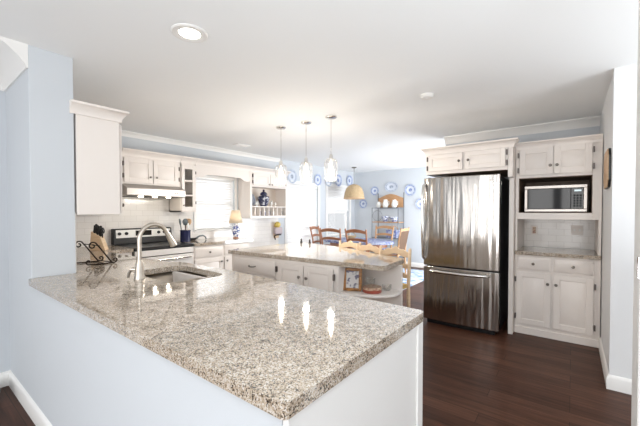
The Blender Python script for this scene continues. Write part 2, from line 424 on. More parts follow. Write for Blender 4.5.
struct(MB().box(4.90, 5.03, -.235, 1.47, 0, CEIL).build('wall_fridge', M['wall']))
struct(MB().box(5.03, 7.78, .80, .92, 0, CEIL).build('wall_dining', M['wall']))
struct(MB().box(3.31, 5.03, -1.7, -.235, 0, CEIL).build('wall_right', M['wall_white']))
dj = MB().box(1.33, 1.45, -.29, -.158, 0, CEIL).build('trim_1', M['trim'], org=(1.2, -.3, 0), bevel=.004); struct(dj)
MB().box(1.335, 1.365, -.158, -.1555, 1.15, 1.21).build('strike_plate', M['chrome'], dj)

struct(MB().sweep([(.55, .54), (.55, 3.47), (-3.2, 3.47)][::-1], BASEB).build('baseboard_left', M['trim']))
struct(MB().sweep([(4.25, -.235), (3.31, -.235), (3.31, -1.7)], BASEB).build('baseboard_right', M['trim']))
struct(MB().sweep([(7.78, SW), (7.78, .92)], BASEB).build('baseboard_back', M['trim']))
# crown mouldings
struct(MB().sweep([(.79, 3.1), (.79, SW), (4.85, SW)], cove(CEIL, .065, .055)).build('trim_2', M['trim']))
struct(MB().sweep([(4.90, 1.47), (4.90, -.235)], cove(CEIL, .10, .08)).build('trim_3', M['trim']))
struct(MB().sweep([(-3.2, 3.47), (.55, 3.47), (.55, 2.785)], cove(CEIL, .15, .13)).build('trim_4', M['trim']))
# tiled backsplash
struct(MB().box(.79, 3.50, SW - .009, SW, .914, 1.03).box(3.50, 4.80, SW - .009, SW, .0, 1.03).box(.79, 2.90, SW - .009, SW, 1.03, 1.70).box(3.78, 4.80, SW - .009, SW, 1.03, 1.26).build('trim_5', M['tile_y']))
struct(MB().box(.79, .799, 2.80, SW - .01, .914, 1.34).build('trim_6', M['tile_x']))
# ground outside
struct(MB().box(1.5, 9, 5.2, 9, -.2, -.1).build('ground_outside', M['ground']))

def window(n, x0, x1, z0, z1, rail=None, casing=.07, sill=True):
    r = bpy.data.objects.new('window_%d' % n, None); COL.objects.link(r); r.location = (x0, SW, z0); ORG[r.name] = Vector(r.location); struct(r)
    f = MB()
    for a, b, c, d in ((x0, x0 + .04, z0, z1), (x1 - .04, x1, z0, z1), (x0 + .04, x1 - .04, z0, z0 + .05), (x0 + .04, x1 - .04, z1 - .04, z1)): f.box(a, b, SW + .07, SW + .12, c, d)
    if rail: f.box(x0 + .04, x1 - .04, SW + .07, SW + .12, rail - .025, rail + .025)
    f.build('window_frame', M['trim'], r, bevel=.003)
    MB().box(x0 + .03, x1 - .03, SW + .094, SW + .098, z0 + .03, z1 - .03).build('window_pane', M['glass'], r)
    c = MB(); k = casing
    c.box(x0 - k, x0, SW - .018, SW, z0 - (k if sill else 0), z1 + k).box(x1, x1 + k, SW - .018, SW, z0 - (k if sill else 0), z1 + k).box(x0, x1, SW - .018, SW, z1, z1 + k)
    if sill: c.box(x0, x1, SW - .016, SW, z0 - k, z0)
    c.build('window_casing', M['trim'], r, bevel=.003)
    if sill: MB().box(x0 - .03, x1 + .03, SW - .05, SW + .07, z0 - .02, z0).build('window_sill', M['trim'], r, bevel=.004)
window(1, *WIN[0], rail=1.5, casing=.045); window(2, *WIN[1], casing=.07, sill=False); window(3, *WIN[2], rail=1.33)

def blind(label, x0, x1, z0, z1, cord):
    t = thing('window_blind', label, 'blind', (x0, SW + .03, z0), 0, 'white slatted window blinds')
    y = SW + .035
    MB().box(x0, x1, y - .025, y + .025, z1 - .05, z1).build('headrail', M['trim'], t, bevel=.003)
    s = MB(); z = z1 - .075
    while z > z0 + .045:
        pr = []
        for k in range(5):                              # gently curved slat section
            u = -1 + k / 2; a = math.radians(58); w_ = .025 * u; b_ = .006 * (1 - u * u)
            pr.append((w_ * math.cos(a) - b_ * math.sin(a), w_ * math.sin(a) + b_ * math.cos(a)))
        for (ya, za), (yb, zb) in zip(pr, pr[1:]):
            s.hexa([(x0 + .004, y + ya, z + za), (x1 - .004, y + ya, z + za), (x1 - .004, y + yb, z + zb), (x0 + .004, y + yb, z + zb)] + [(x0 + .004, y + ya, z + za + .0016), (x1 - .004, y + ya, z + za + .0016), (x1 - .004, y + yb, z + zb + .0016), (x0 + .004, y + yb, z + zb + .0016)])
        z -= .043
    s.build('slats', M['blind'], t, smooth=False)
    MB().box(x0 + .004, x1 - .004, y - .02, y + .02, z0 + .003, z0 + .025).build('bottom_rail', M['trim'], t, bevel=.003)
    MB().tube([(x1 - .08, y - .032, z1 - .05), (x1 - .08, y - .034, cord)], .003, 6).build('cord', M['trim'], t)
blind('white slatted blind lowered over the kitchen window behind the counter', WIN[0][0] + .003, WIN[0][1] - .003, WIN[0][2] + .001, WIN[0][3] - .002, 1.45)
blind('tall white slatted blind over the patio door beside the open shelf cabinet', WIN[1][0] + .003, WIN[1][1] - .003, WIN[1][2] + .002, WIN[1][3] - .002, 1.0)
blind('white slatted blind half raised in the dining window at the room corner', WIN[2][0] + .003, WIN[2][1] - .003, 1.36, WIN[2][3] - .002, 1.45)

def lamp_in(name, loc, power, col=(1.0, .86, .68), size=.03):
    l = bpy.data.lights.new(name, 'POINT'); l.energy = power; l.color = col; l.shadow_soft_size = size
    o = bpy.data.objects.new(name, l); COL.objects.link(o); o.location = loc
# ------------------------------------------------------------------ peninsula
CT, CB = .914, .874
t = thing('peninsula_cabinet', 'white peninsula base cabinet with smooth end panel under the speckled counter', 'cabinet', (1.0, .54, 0))
MB().prism([(.67, .54), (1.38, .54), (1.38, 4.12), (1.725, 4.12), (1.725, 4.745), (.802, 4.745), (.802, 2.79), (.67, 2.79)], .0, .62).box(1.36, 1.38, .54, 4.12, .62, .872).box(.67, 1.36, .54, .56, .62, .872).box(1.36, 1.725, 4.12, 4.14, .62, .872).build('body', M['cab'], t)
MB().box(.552, 1.385, .516, .534, 0, .872).build('end_panel', M['trim'], t, bevel=.002)
MB().box(1.335, 1.392, .506, .516, 0, .872).build('corner_trim', M['trim'], t, bevel=.003)
out = [(.53, .505), (1.412, .505), (1.452, 1.15), (1.50, 1.75), (1.52, 2.02), (1.52, 2.62), (1.44, 2.85), (1.42, 4.09), (1.728, 4.09), (1.728, 4.748), (.802, 4.748), (.802, 2.782), (.53, 2.782)]
out = rounded(out, [.018, .03, 0, 0, .1, .08, .1, 0, 0, 0, 0, 0, .02])
hole = rounded([(1.012, 1.87), (1.405, 1.885), (1.43, 2.52), (1.035, 2.52)], .09)
o = MB().prism(out, CB, CT, [hole]).build('peninsula_countertop', M['granite'], org=(1.0, 1.6, CB), bevel=.006)
tag(o, 'large speckled beige granite peninsula countertop with a sink cutout in the foreground', 'countertop')
# sink
t = thing('kitchen_sink', 'stainless steel double bowl sink set under the peninsula counter', 'sink', (1.24, 2.19, .70))
def bowl(x0, x1, y0, y1, zb):
    top = rounded([(x0, y0), (x1, y0), (x1, y1), (x0, y1)], .06); k = .02
    bot = rounded([(x0 + k, y0 + k), (x1 - k, y0 + k), (x1 - k, y1 - k), (x0 + k, y1 - k)], .05)
    mb = MB(); n = len(top); a = [mb.bm.verts.new((*p, .871)) for p in top]; b = [mb.bm.verts.new((*p, zb)) for p in bot]
    for i in range(n): mb.bm.faces.new((a[i], a[(i + 1) % n], b[(i + 1) % n], b[i]))
    mb.bm.faces.new(b); return mb
for nm, yy0, yy1, zb in (('bowl', 1.86, 2.10, .735), ('bowl', 2.13, 2.53, .71)):
    bo = bowl(1.0, 1.44, yy0, yy1, zb).build(nm, M['sink'], t, solid=.002)
    MB().lathe([(0, zb + .002), (.036, zb + .002), (.042, zb + .005), (.03, zb + .006), (0, zb + .004)], (1.24, (yy0 + yy1) / 2, 0)).build('drain', M['chrome'], bo)
MB().box(1.005, 1.435, 2.102, 2.128, .80, .866).build('divider', M['sink'], t, bevel=.01)
# faucet
FXc, FYc = .968, 2.207
t = thing('kitchen_faucet', 'brushed nickel gooseneck faucet with pull-down spray on the peninsula', 'faucet', (FXc, FYc, CT))
MB().lathe([(0, 0), (.033, 0), (.033, .008), (.029, .02), (.026, .07), (.021, .105), (.0155, .12), (0, .12)], (FXc, FYc, CT)).build('base', M['nickel'], t)
pts = [(FXc, FYc, CT + .11), (FXc, FYc, 1.10), (FXc, FYc, 1.165)]
for k in range(1, 13):
    a = PI * k / 12 * .88; pts.append((FXc + .095 - .095 * math.cos(a), FYc, 1.165 + .097 * math.sin(a)))
MB().tube(pts, .0135, 14).build('spout', M['nickel'], t)
e, d = Vector(pts[-1]), (Vector(pts[-1]) - Vector(pts[-2])).normalized()
MB().tube([e - d * .01, e + d * .012, e + d * .05, e + d * .098, e + d * .105], [.0145, .016, .0185, .0235, .019], 16).build('spray_head', M['nickel'], t)
lv = MB().tube([(FXc, FYc, .975), (FXc - .03, FYc + .024, .977), (FXc - .042, FYc + .034, .978)], [.012, .013, .012], 12).build('lever', M['nickel'], t)
MB().tube([(FXc - .038, FYc + .03, .978), (FXc - .048, FYc + .038, .955), (FXc - .052, FYc + .042, .925)], [.009, .008, .007], 10).build('lever_handle', M['pewter'], lv)

# wall cabinets over the left wall
def crown_on(t, path, z=2.045, h=.09, o=.06): MB().sweep(path, CROWN(z, h, o)).build('crown', M['cab'], t)
t = thing('wall_cabinet', 'deep white wall cabinet seen from its blank side beside the column', 'cabinet', (.94, 2.79, 1.325))
MB().box(.802, 1.085, 2.785, 4.42, 1.325, 2.06).build('body', M['cab'], t, bevel=.003)
crown_on(t, [(1.085, 4.42), (1.085, 2.785), (.765, 2.785)][::-1], 2.035, .085, .05)
for a0, a1 in ((2.80, 3.33), (3.34, 3.87), (3.88, 4.40)): door(FXp(1.085), a0, a1, 1.34, 2.02, t, (a0 + .04, 1.40))
t = thing('wall_cabinet', 'white corner wall cabinet tucked between the blank-sided cabinet and the hood', 'cabinet', (1.4, 4.6, 1.34))
MB().box(1.10, 1.735, 4.44, 4.75, 1.34, 2.06).build('body', M['cab'], t, bevel=.003); door(FY(4.44), 1.16, 1.72, 1.36, 2.03, t, (1.68, 1.42))
crown_on(t, [(1.15, 4.44), (1.735, 4.44)])
t = thing('wall_cabinet', 'short white two-door wall cabinet above the stove hood', 'cabinet', (2.12, 4.6, 1.69))
MB().box(1.737, 2.508, 4.43, 4.75, 1.70, 2.06).build('body', M['cab'], t, bevel=.003)
door(FY(4.43), 1.765, 2.115, 1.72, 2.025, t, (2.08, 1.80), (1.757, (1.80, 1.95))); door(FY(4.43), 2.125, 2.475, 1.72, 2.025, t, (2.16, 1.80), (2.484, (1.80, 1.95)))
crown_on(t, [(1.737, 4.43), (2.508, 4.43)])
# hood
t = thing('range_hood', 'slim stainless range hood with lit lamps above the stove', 'hood', (2.12, 4.5, 1.62))
MB().fprism(lambda a, z, d: (d, a, z), [(4.745, 1.697), (4.745, 1.552), (4.29, 1.548), (4.283, 1.554), (4.283, 1.642), (4.425, 1.697)], 1.742, 2.504)  .build('shell', M['satin'], t, bevel=.004)
MB().box(1.80, 2.44, 4.36, 4.70, 1.541, 1.5475).build('filter', M['darkgrey'], t)
for x in (1.93, 2.11, 2.29): MB().lathe([(0, 0), (.028, 0), (.028, .012), (0, .012)], (x, 4.345, 1.5355)).build('lamp', M['hoodlamp'], t); lamp_in('hood_lamp_light', (x, 4.37, 1.50), .45, (1, .9, .74), .02)
for x in (2.34, 2.37): MB().box(x, x + .018, 4.278, 4.2825, 1.59, 1.604).build('switch', M['black'], t)
# glass door cabinet
t = thing('wall_cabinet', 'narrow white wall cabinet with a glazed door beside the window', 'cabinet', (2.62, 4.6, 1.35))
X0, X1 = 2.512, 2.745
c = MB(); c.box(X0, X0 + .018, 4.43, 4.75, 1.345, 2.06).box(X1 - .018, X1, 4.43, 4.75, 1.345, 2.06).box(X0, X1, 4.43, 4.75, 1.345, 1.365).box(X0, X1, 4.43, 4.75, 2.0, 2.06).box(X0, X1, 4.735, 4.75, 1.345, 2.06)
c.build('body', M['cab'], t, bevel=.002)
MB().box(X0 + .02, X1 - .02, 4.73, 4.7345, 1.366, 2.0).build('back_panel', M['cab_in'], t)
for z in (1.58, 1.79): MB().box(X0 + .019, X1 - .019, 4.45, 4.729, z - .008, z + .008).build('shelf', M['cab'], t)
f = FY(4.43); d_ = MB(); r = .048
d_.fbox(f, X0 + .008, X0 + .008 + r, 1.36, 2.02, .001, .02).fbox(f, X1 - .008 - r, X1 - .008, 1.36, 2.02, .001, .02)
for z0, z1 in ((1.36, 1.42), (1.575, 1.595), (1.785, 1.805), (1.965, 2.02)): d_.fbox(f, X0 + .008 + r, X1 - .008 - r, z0, z1, .001, .02)
dd = d_.build('door', M['cab'], t, bevel=.002)
MB().fbox(f, X0 + .05, X1 - .05, 1.41, 1.97, .008, .011).build('pane', M['pglass'], dd); knob(f, X0 + .03, 1.44, .02, dd, r=.011)
hinge(f, X1 - .006, 1.48, t, .04); hinge(f, X1 - .006, 1.92, t, .04)
crown_on(t, [(X0, 4.43), (X1, 4.43)])
for i, (x, r, h) in enumerate(((2.60, .03, .09), (2.66, .028, .10))):
    o = MB().lathe([(0, 0), (r * .7, 0), (r, h * .5), (r * .95, h), (r * .9, h), (r * .9, h * .5), (r * .6, .006), (0, .006)], (x, 4.58, 1.799)).build('drinking_glass', M['pglass'], org=(x, 4.58, 1.799))
    tag(o, ('left clear glass on the top shelf behind the glazed cabinet door', 'right clear glass on the top shelf behind the glazed cabinet door')[i], 'glass', 'glasses in the glazed cabinet')
# valance
t = thing('window_valance', 'white scalloped wooden valance joining the cabinets above the kitchen window', 'valance', (3.26, 4.44, 1.86))
pl = [(2.748, 2.06), (2.748, 1.88)]
def sm(a, b, u): u = max(0, min(1, u)); return a + (b - a) * (u * u * (3 - 2 * u))
for k in range(41):
    x = 2.76 + (3.77 - 2.76) * k / 40; e = min(x - 2.76, 3.77 - x)
    z = 1.862 if e < .06 else sm(1.872, 1.915, (e - .06) / .16) - (.012 * math.sin(PI * min(1, (e - .06) / .1)) if e < .16 else 0)
    pl.append((x, z))
pl += [(3.782, 1.88), (3.782, 2.06)]
MB().fprism(FY(4.43), pl, -.02, 0).build('board', M['cab'], t, bevel=.002); crown_on(t, [(2.748, 4.43), (3.782, 4.43)])
# open shelf cabinet
t = thing('shelf_cabinet', 'white wall cabinet with an open display shelf and cubbies by the patio door', 'cabinet', (4.25, 4.6, 1.24))
X0, X1 = 3.785, 4.715; f = FY(4.43)
c = MB(); c.box(X0, X0 + .02, 4.43, 4.75, 1.235, 2.06).box(X1 - .02, X1, 4.43, 4.75, 1.235, 2.06).box(X0 + .02, X1 - .02, 4.43, 4.75, 1.235, 1.275).box(X0 + .02, X1 - .02, 4.43, 4.75, 1.79, 2.06).box(X0 + .02, X1 - .02, 4.735, 4.75, 1.275, 1.79)
c.fbox(f, X0 + .001, X0 + .045, 1.236, 2.05, 0, .004).fbox(f, X1 - .045, X1 - .001, 1.236, 2.05, 0, .004)
c.build('body', M['cab'], t, bevel=.002)
MB().box(X0 + .021, X1 - .021, 4.728, 4.7345, 1.276, 1.789).build('back_panel', M['cab_in'], t)
MB().box(X0 + .021, X1 - .021, 4.44, 4.727, 1.43, 1.448).build('shelf', M['cab'], t, bevel=.002)
for k in range(1, 8):
    x = X0 + .02 + (X1 - X0 - .04) * k / 8; MB().box(x - .007, x + .007, 4.445, 4.727, 1.276, 1.429).build('divider', M['cab'], t)
door(f, X0 + .06, 4.245, 1.82, 2.025, t, (4.215, 1.845), (X0 + .052, (1.87, 1.98))); door(f, 4.255, X1 - .06, 1.82, 2.025, t, (4.285, 1.845), (X1 - .052, (1.87, 1.98)))
crown_on(t, [(X0, 4.43), (X1, 4.43), (X1, 4.75)])
zs = 1.4485
t = thing('ginger_jar', 'dark blue lidded ginger jar on the open display shelf', 'jar', (4.24, 4.58, zs))
MB().lathe([(0, 0), (.06, 0), (.065, .01), (.095, .08), (.11, .14), (.10, .185), (.06, .205), (.05, .215), (0, .215)], (4.24, 4.58, zs)).build('body', M['jar'], t)
MB().lathe([(0, .215), (.066, .216), (.068, .235), (.045, .262), (.02, .275), (.016, .285), (.022, .30), (.012, .315), (0, .317)], (4.24, 4.58, zs)).build('lid', M['cobalt'], t)
PLATE = [(0, 0), (.06, 0), (.066, .004), (.092, .012), (.119, .019), (.12, .022), (.09, .017), (.062, .008), (0, .006)]
def plate(label, m, group, mat4, sc=(1, 1, 1), cat='plate'):
    o = MB().lathe(PLATE, n=36).build('decorative_plate', m); o.matrix_world = mat4 @ Matrix.Diagonal((*sc, 1)); return tag(o, label, cat, group)
for i, (x, y) in enumerate(((3.865, 4.62), (3.94, 4.60))):
    plate(('white plate leaning at the far left end of the display shelf', 'second white plate leaning on the display shelf, nearer the ginger jar')[i], M['plate_pale'], 'plates leaning on the display shelf',
          Matrix.Translation((x, y, zs + .128)) @ Matrix.Rotation(math.radians(72), 4, 'Y') @ Matrix.Rotation(math.radians(10), 4, 'X'), (1.05, 1.05, 1))
for i, (x, h) in enumerate(((4.07, .09), (4.44, .11), (4.54, .08))):
    t = thing('figurine', ('small cream bird figurine left of the ginger jar', 'taller cream bird figurine just right of the ginger jar', 'smallest cream bird figurine at the right end of the shelf')[i], 'figurine', (x, 4.58, zs), .4 * i, 'figurines on the display shelf')
    b = MB().lathe([(0, 0), (.022, 0), (.02, .012), (.012, .02), (.03, h * .45), (.034, h * .6), (.02, h * .82), (0, h * .86)], (x, 4.58, zs), 14, 1.25, .8).build('body', M['white'], t)
    MB().lathe([(0, -.016), (.014, -.008), (.017, 0), (.012, .012), (0, .016)], (x + .022, 4.58, zs + h * .92), 12).build('head', M['white'], t)
for k, (c0, mm) in enumerate(((0, 'white'), (2, 'jar'), (3, 'china'), (4, 'cobalt'), (5, 'white'), (7, 'slate'))):
    x = X0 + .02 + (X1 - X0 - .04) * (c0 + .5) / 8
    o = MB().lathe([(0, 0), (.028, 0), (.036, .03), (.038, .085), (.035, .085), (.033, .03), (.025, .006), (0, .006)], (x, 4.53, 1.2755), 16).build('small_cup', M[mm], org=(x, 4.53, 1.2755))
    tag(o, ('white cup in the leftmost cubby under the display shelf', 'dark blue cup in the third cubby from the left', 'blue and white cup in the fourth cubby from the left', 'cobalt cup in the cubby below the ginger jar', 'white cup just right of the cobalt cup in the cubbies', 'slate grey cup in the rightmost cubby')[k], 'cup', 'cups in the cubbies')

# ------------------------------------------------------------------ stove wall base run
t = thing('base_cabinet', 'white base cabinet with drawers under the back counter beside the stove', 'cabinet', (3.0, 4.45, 0))
MB().box(2.512, 3.50, 4.12, 4.748, .0, .872).build('body', M['cab'], t, bevel=.002)
f = FY(4.12)
drawer(f, 2.53, 2.985, .70, .85, t); drawer(f, 3.015, 3.475, .70, .85, t)
door(f, 2.53, 2.985, .12, .68, t, (2.95, .62)); door(f, 3.015, 3.475, .12, .68, t, (3.05, .62))
o = MB().prism(rounded([(2.508, 4.08), (3.56, 4.08), (3.56, 4.748), (2.508, 4.748)], [0, .02, 0, 0]), CB, CT).build('back_countertop', M['granite'], org=(3.0, 4.4, CB), bevel=.006)
tag(o, 'granite counter along the back wall right of the stove, under the window', 'countertop')
# stove
t = thing('stove', 'stainless electric range with black glass cooktop and knobbed backguard', 'stove', (2.12, 4.4, 0))
X0, X1 = 1.738, 2.500
MB().box(X0, X1, 4.13, 4.74, .0, .895).build('body', M['darkgrey'], t, bevel=.004)
MB().box(X0, X1, 4.075, 4.66, .878, .918).build('cooktop', M['black'], t, bevel=.006)
MB().box(X0 + .005, X1 - .005, 4.085, 4.13, .80, .877).build('front_rail', M['pale_steel'], t, bevel=.006)
ov = MB().box(X0 + .005, X1 - .005, 4.085, 4.13, .22, .79).build('oven_door', M['pale_steel'], t, bevel=.006)
MB().box(X0 + .14, X1 - .14, 4.081, 4.086, .36, .64).build('oven_window', M['blackglass'], ov)
MB().tube([(X0 + .06, 4.08, .75), (X0 + .065, 4.04, .752), (X1 - .065, 4.04, .752), (X1 - .06, 4.08, .75)], .013, 10).build('oven_handle', M['chrome'], ov)
MB().box(X0 + .005, X1 - .005, 4.09, 4.13, .04, .21).build('storage_drawer', M['pale_steel'], t, bevel=.006)
bgd = MB().fprism(lambda a, z, d: (d, a, z), [(4.66, .919), (4.745, .919), (4.745, 1.125), (4.69, 1.125), (4.675, 1.11)], X0 - .008, X1 + .008).build('backguard', M['black'], t, bevel=.008)
def onpanel(x, z): return (x, 4.66 + (z - .919) / .191 * .015 - .002, z)
MB().hexa([onpanel(X0 + .02, 1.005), onpanel(X1 - .02, 1.005), onpanel(X1 - .02, 1.108), onpanel(X0 + .02, 1.108)] + [(p[0], p[1] - .005, p[2]) for p in (onpanel(X0 + .02, 1.005), onpanel(X1 - .02, 1.005), onpanel(X1 - .02, 1.108), onpanel(X0 + .02, 1.108))]).build('control_panel', M['whiteplastic'], t, bevel=.002)
for x in (1.80, 1.885, 2.31, 2.39, 2.455):
    p = onpanel(x, 1.06); MB().tube([(p[0], p[1] - .004, p[2]), (p[0], p[1] - .02, p[2]), (p[0], p[1] - .026, p[2])], [.021, .019, .016], 16).build('knob', M['black'], t)
p = onpanel(2.10, 1.06); MB().box(2.00, 2.21, p[1] - .008, p[1] - .004, 1.025, 1.095).build('clock_display', M['blackglass'], t)
for x, y, r in ((1.93, 4.26, .10), (2.31, 4.26, .08), (1.93, 4.50, .08), (2.31, 4.50, .10)):
    MB().lathe([(r - .004, 0), (r, 0), (r, .0008), (r - .004, .0008), (r - .004, 0)], (x, y, .918), 32).build('burner_ring', M['slate'], t)

# small things on the back counter
t = thing('utensil_crock', 'cobalt blue crock on the back counter beside the stove', 'crock', (2.575, 4.42, CT))
MB().lathe([(0, 0), (.065, 0), (.071, .006), (.071, .15), (.075, .17), (.066, .17), (.063, .15), (.063, .01), (0, .01)], (2.575, 4.42, CT)).build('body', M['cobalt'], t)
UT = [('slate ladle with round bowl, leftmost in the blue crock', 'slate', -.035, .03, -.022, 'ladle'), ('slate slotted turner standing in the middle of the crock', 'slate', .0, .0, .0, 'turner'),
      ('pale wooden spoon, rightmost in the blue crock', 'tan_wood', .035, .01, .024, 'spoon'), ('white spoon leaning at the front of the crock', 'white', .01, -.03, .01, 'spoon'), ('brown wooden spatula behind the pale spoon', 'honey_wood', .02, .045, .018, 'spatula')]
for lb, mm, dx, dy, tx, ct in UT:
    b = Vector((2.575 + dx * .7, 4.42 + dy * .6, CT + .012)); tp = Vector((2.575 + dx + tx, 4.42 + dy, CT + .225 + (.03 if mm != 'white' else -.03)))
    t = thing('cooking_utensil', lb, ct, tuple(b), 0, 'utensils in the blue crock'); d = (tp - b).normalized()
    MB().tube([b, tp], .006, 8).build('handle', M[mm], t)
    hd = MB(); hd.lathe([(0, -.05), (.026, -.04), (.044, -.005), (.042, .022), (.024, .046), (0, .052)], n=16, sy=.35)
    hd.xf(Matrix.Translation(tp + d * .03) @ d.to_track_quat('Z', 'Y').to_matrix().to_4x4() @ Matrix.Rotation(.5 * tx * 20, 4, 'Z')); hd.build('head', M[mm], t)
t = thing('spoon_rest', 'black leaf shaped spoon rest with a curled handle on the back counter', 'spoon rest', (2.83, 4.55, CT))
MB().lathe([(0, .012), (.06, .014), (.095, .036), (.098, .045), (.088, .042), (.055, .026), (0, .022)], (2.76, 4.58, CT - .011), 24, 1.15, .7).build('bowl', M['black'], t)
MB().tube([(2.84, 4.58, CT + .026), (2.90, 4.58, CT + .06), (2.96, 4.58, CT + .066), (3.00, 4.58, CT + .045), (3.02, 4.58, CT + .009)], [.014, .012, .011, .010, .009], 10).build('handle', M['slate'], t)
LX, LY = 3.47, 4.42
t = thing('table_lamp', 'small table lamp with a blue and white china base and cream shade', 'lamp', (LX, LY, CT))
MB().lathe([(0, 0), (.045, 0), (.045, .012), (.03, .02), (0, .02)], (LX, LY, CT)).build('foot', M['red_wood'], t)
MB().lathe([(0, .02), (.035, .02), (.05, .06), (.066, .11), (.068, .145), (.05, .185), (.025, .205), (.022, .225), (0, .225)], (LX, LY, CT)).build('base', M['china'], t)
MB().tube([(LX, LY, CT + .22), (LX, LY, CT + .30)], .006, 8).build('neck', M['chrome'], t)
MB().lathe([(.112, .25), (.066, .46)], (LX, LY, CT), 32).build('lamp_shade', M['shade'], t, solid=.002)
MB().lathe([(0, .30), (.02, .32), (.028, .345), (.02, .37), (0, .385)], (LX, LY, CT), 16).build('bulb', M['bulb'], t)
lamp_in('table_lamp_light', (LX, LY, CT + .345), 3.2, (1, .86, .68), .028)
# knife block in the corner
t = thing('knife_block', 'pale wooden knife block with black handled knives in the counter corner', 'knife block', (1.42, 4.24, CT), math.radians(-38))
ORG[t.name] = Vector((0, 0, 0)); r20 = Matrix.Translation((0, 0, 0)) @ Matrix.Rotation(math.radians(-22), 4, 'Y')
MB().fprism(lambda a, z, d: (a, d, z), [(-.07, 0), (.085, 0), (.035, .155), (-.055, .215)], -.055, .055).build('block', M['pale_wood'], t, bevel=.004)
i = 0
for row in range(3):
    for c in range(3 if row < 2 else 2):
        p = Vector((-.03 + row * .028, -.034 + c * .034, .19 - row * .02)); d = Vector((-.10 - .05 * row + .1, (c - 1) * .06, 1)).normalized(); d = Vector((.16, 0, .98)) if row else Vector((.10, 0, .99))
        MB().bar(p, p + d * (.095 + .012 * ((c + row) % 2)), .014, .022, (1, 0, .1)).build('knife_handle', M['black'], t, bevel=.004)
sc = MB()
for s in (-1, 1):
    pts = [(.045 + .0 * s, s * .022 + .018 * math.cos(a), .215 + .024 * math.sin(a)) for a in [2 * PI * k / 14 for k in range(15)]]
    sc.tube(pts, .005, 8)
sc.tube([(.045, -.01, .195), (.04, 0, .14)], .006, 8).build('scissors_handle', M['black'], t)
# wrought iron cookbook stand
t = thing('cookbook_stand', 'black wrought iron scroll cookbook stand on the counter by the column', 'stand', (1.0, 3.2, CT))
def spiral(cx, cz, r0, r1, a0, a1, n=26): return [(cx + (r0 + (r1 - r0) * k / n) * math.cos(a0 + (a1 - a0) * k / n), cz + (r0 + (r1 - r0) * k / n) * math.sin(a0 + (a1 - a0) * k / n)) for k in range(n + 1)]
def put(pts, o, y): return [(o + p[0], y + p[0] * .0, CT + p[1]) for p in pts]
for o, y in ((.95, 3.26), (.985, 3.06)):
    s = spiral(.0, .150, .008, .034, PI * 1.6, -PI * .9 + PI * .9)         # top curl
    s = spiral(-.002, .158, .006, .030, PI * 2.6, PI * .28)
    s += [(.055, .13), (.085, .085), (.118, .035), (.135, .012)]
    MB().tube(put(s, o, y), .0058, 8).build('back_scroll', M['iron'], t)
    b = spiral(-.03, .03, .005, .021, -PI * 2.2, PI * -.5)[::1] + [(.03, .006), (.08, .006), (.15, .006)] + spiral(.158, .03, .021, .005, -PI * .5, PI * 1.4)
    MB().tube(put(b, o, y), .0055, 8).build('foot_scroll', M['iron'], t)
MB().tube([(1.085, 3.27, CT + .012), (1.12, 3.05, CT + .012)], .0045, 8).build('cross_bar', M['iron'], t)
MB().tube([(.99, 3.265, CT + .16), (1.03, 3.05, CT + .155)], .0035, 8).build('cross_bar', M['iron'], t)
# wall rack beside the patio door
WX = 4.70
t = thing('wall_rack', 'small mauve towel rack with a yellow top hung beside the patio door', 'rack', (4.72, 4.70, .80))
MB().box(4.66, 4.80, 4.735, 4.75, .82, 1.08).build('backplate', M['pale_wood'], t, bevel=.004)
MB().tube([(4.62, 4.66, .80), (4.64, 4.70, .87), (4.70, 4.70, .885), (4.82, 4.70, .885)], .012, 8).build('bracket', M['iron'], t)
MB().box(4.63, 4.83, 4.66, 4.734, .90, 1.04).build('towel', M['mauve'], t, bevel=.02)
MB().lathe([(0, 0), (.04, 0), (.065, .04), (.055, .085), (.02, .11), (0, .112)], (4.70, 4.68, 1.04), 16).build('yellow_top', M['yellow'], t)

# ------------------------------------------------------------------ island
IX = 2.345
t = thing('kitchen_island', 'white island cabinet with drawers, doors and a rounded open end shelf', 'island', (2.6, 2.3, 0))
MB().box(IX, 2.76, 1.60, 3.06, .0, .872).build('body', M['cab'], t, bevel=.003)
f = FX(IX)
dr = drawer(f, 2.36, 3.02, .70, .80 + .045, t, pull=True)
door(f, 2.36, 2.685, .12, .68, t, (2.65, .62)); door(f, 2.695, 3.02, .12, .68, t, (2.73, .62))
door(f, 1.985, 2.315, .12, .845, t, (2.025, .735), (2.338, (.30, .775))); door(f, 1.645, 1.975, .12, .845, t, (1.935, .735), (1.637, (.30, .775)))
MB().box(2.735, 2.76, 1.19, 1.599, 0, .872).build('back_panel', M['cab'], t, bevel=.002)
shp = [(2.36, 1.599), (2.734, 1.599), (2.734, 1.185), (2.66, 1.175), (2.58, 1.18), (2.51, 1.21), (2.44, 1.28), (2.39, 1.40)]
MB().prism(shp, .628, .650).build('shelf', M['cab'], t, bevel=.004)
MB().prism(shp, .08, .102).build('shelf', M['cab'], t, bevel=.004)
io = rounded([(2.315, 3.10), (2.375, 1.18), (2.88, 1.225), (3.03, 1.56), (3.36, 2.26), (3.54, 2.88), (3.58, 3.10)], [.02, .03, .03, .1, .2, .1, .03])
o = MB().prism(io, CB, CT).build('island_countertop', M['granite'], org=(2.8, 2.2, CB), bevel=.006)
tag(o, 'speckled granite island countertop with an angled far edge in mid room', 'countertop')
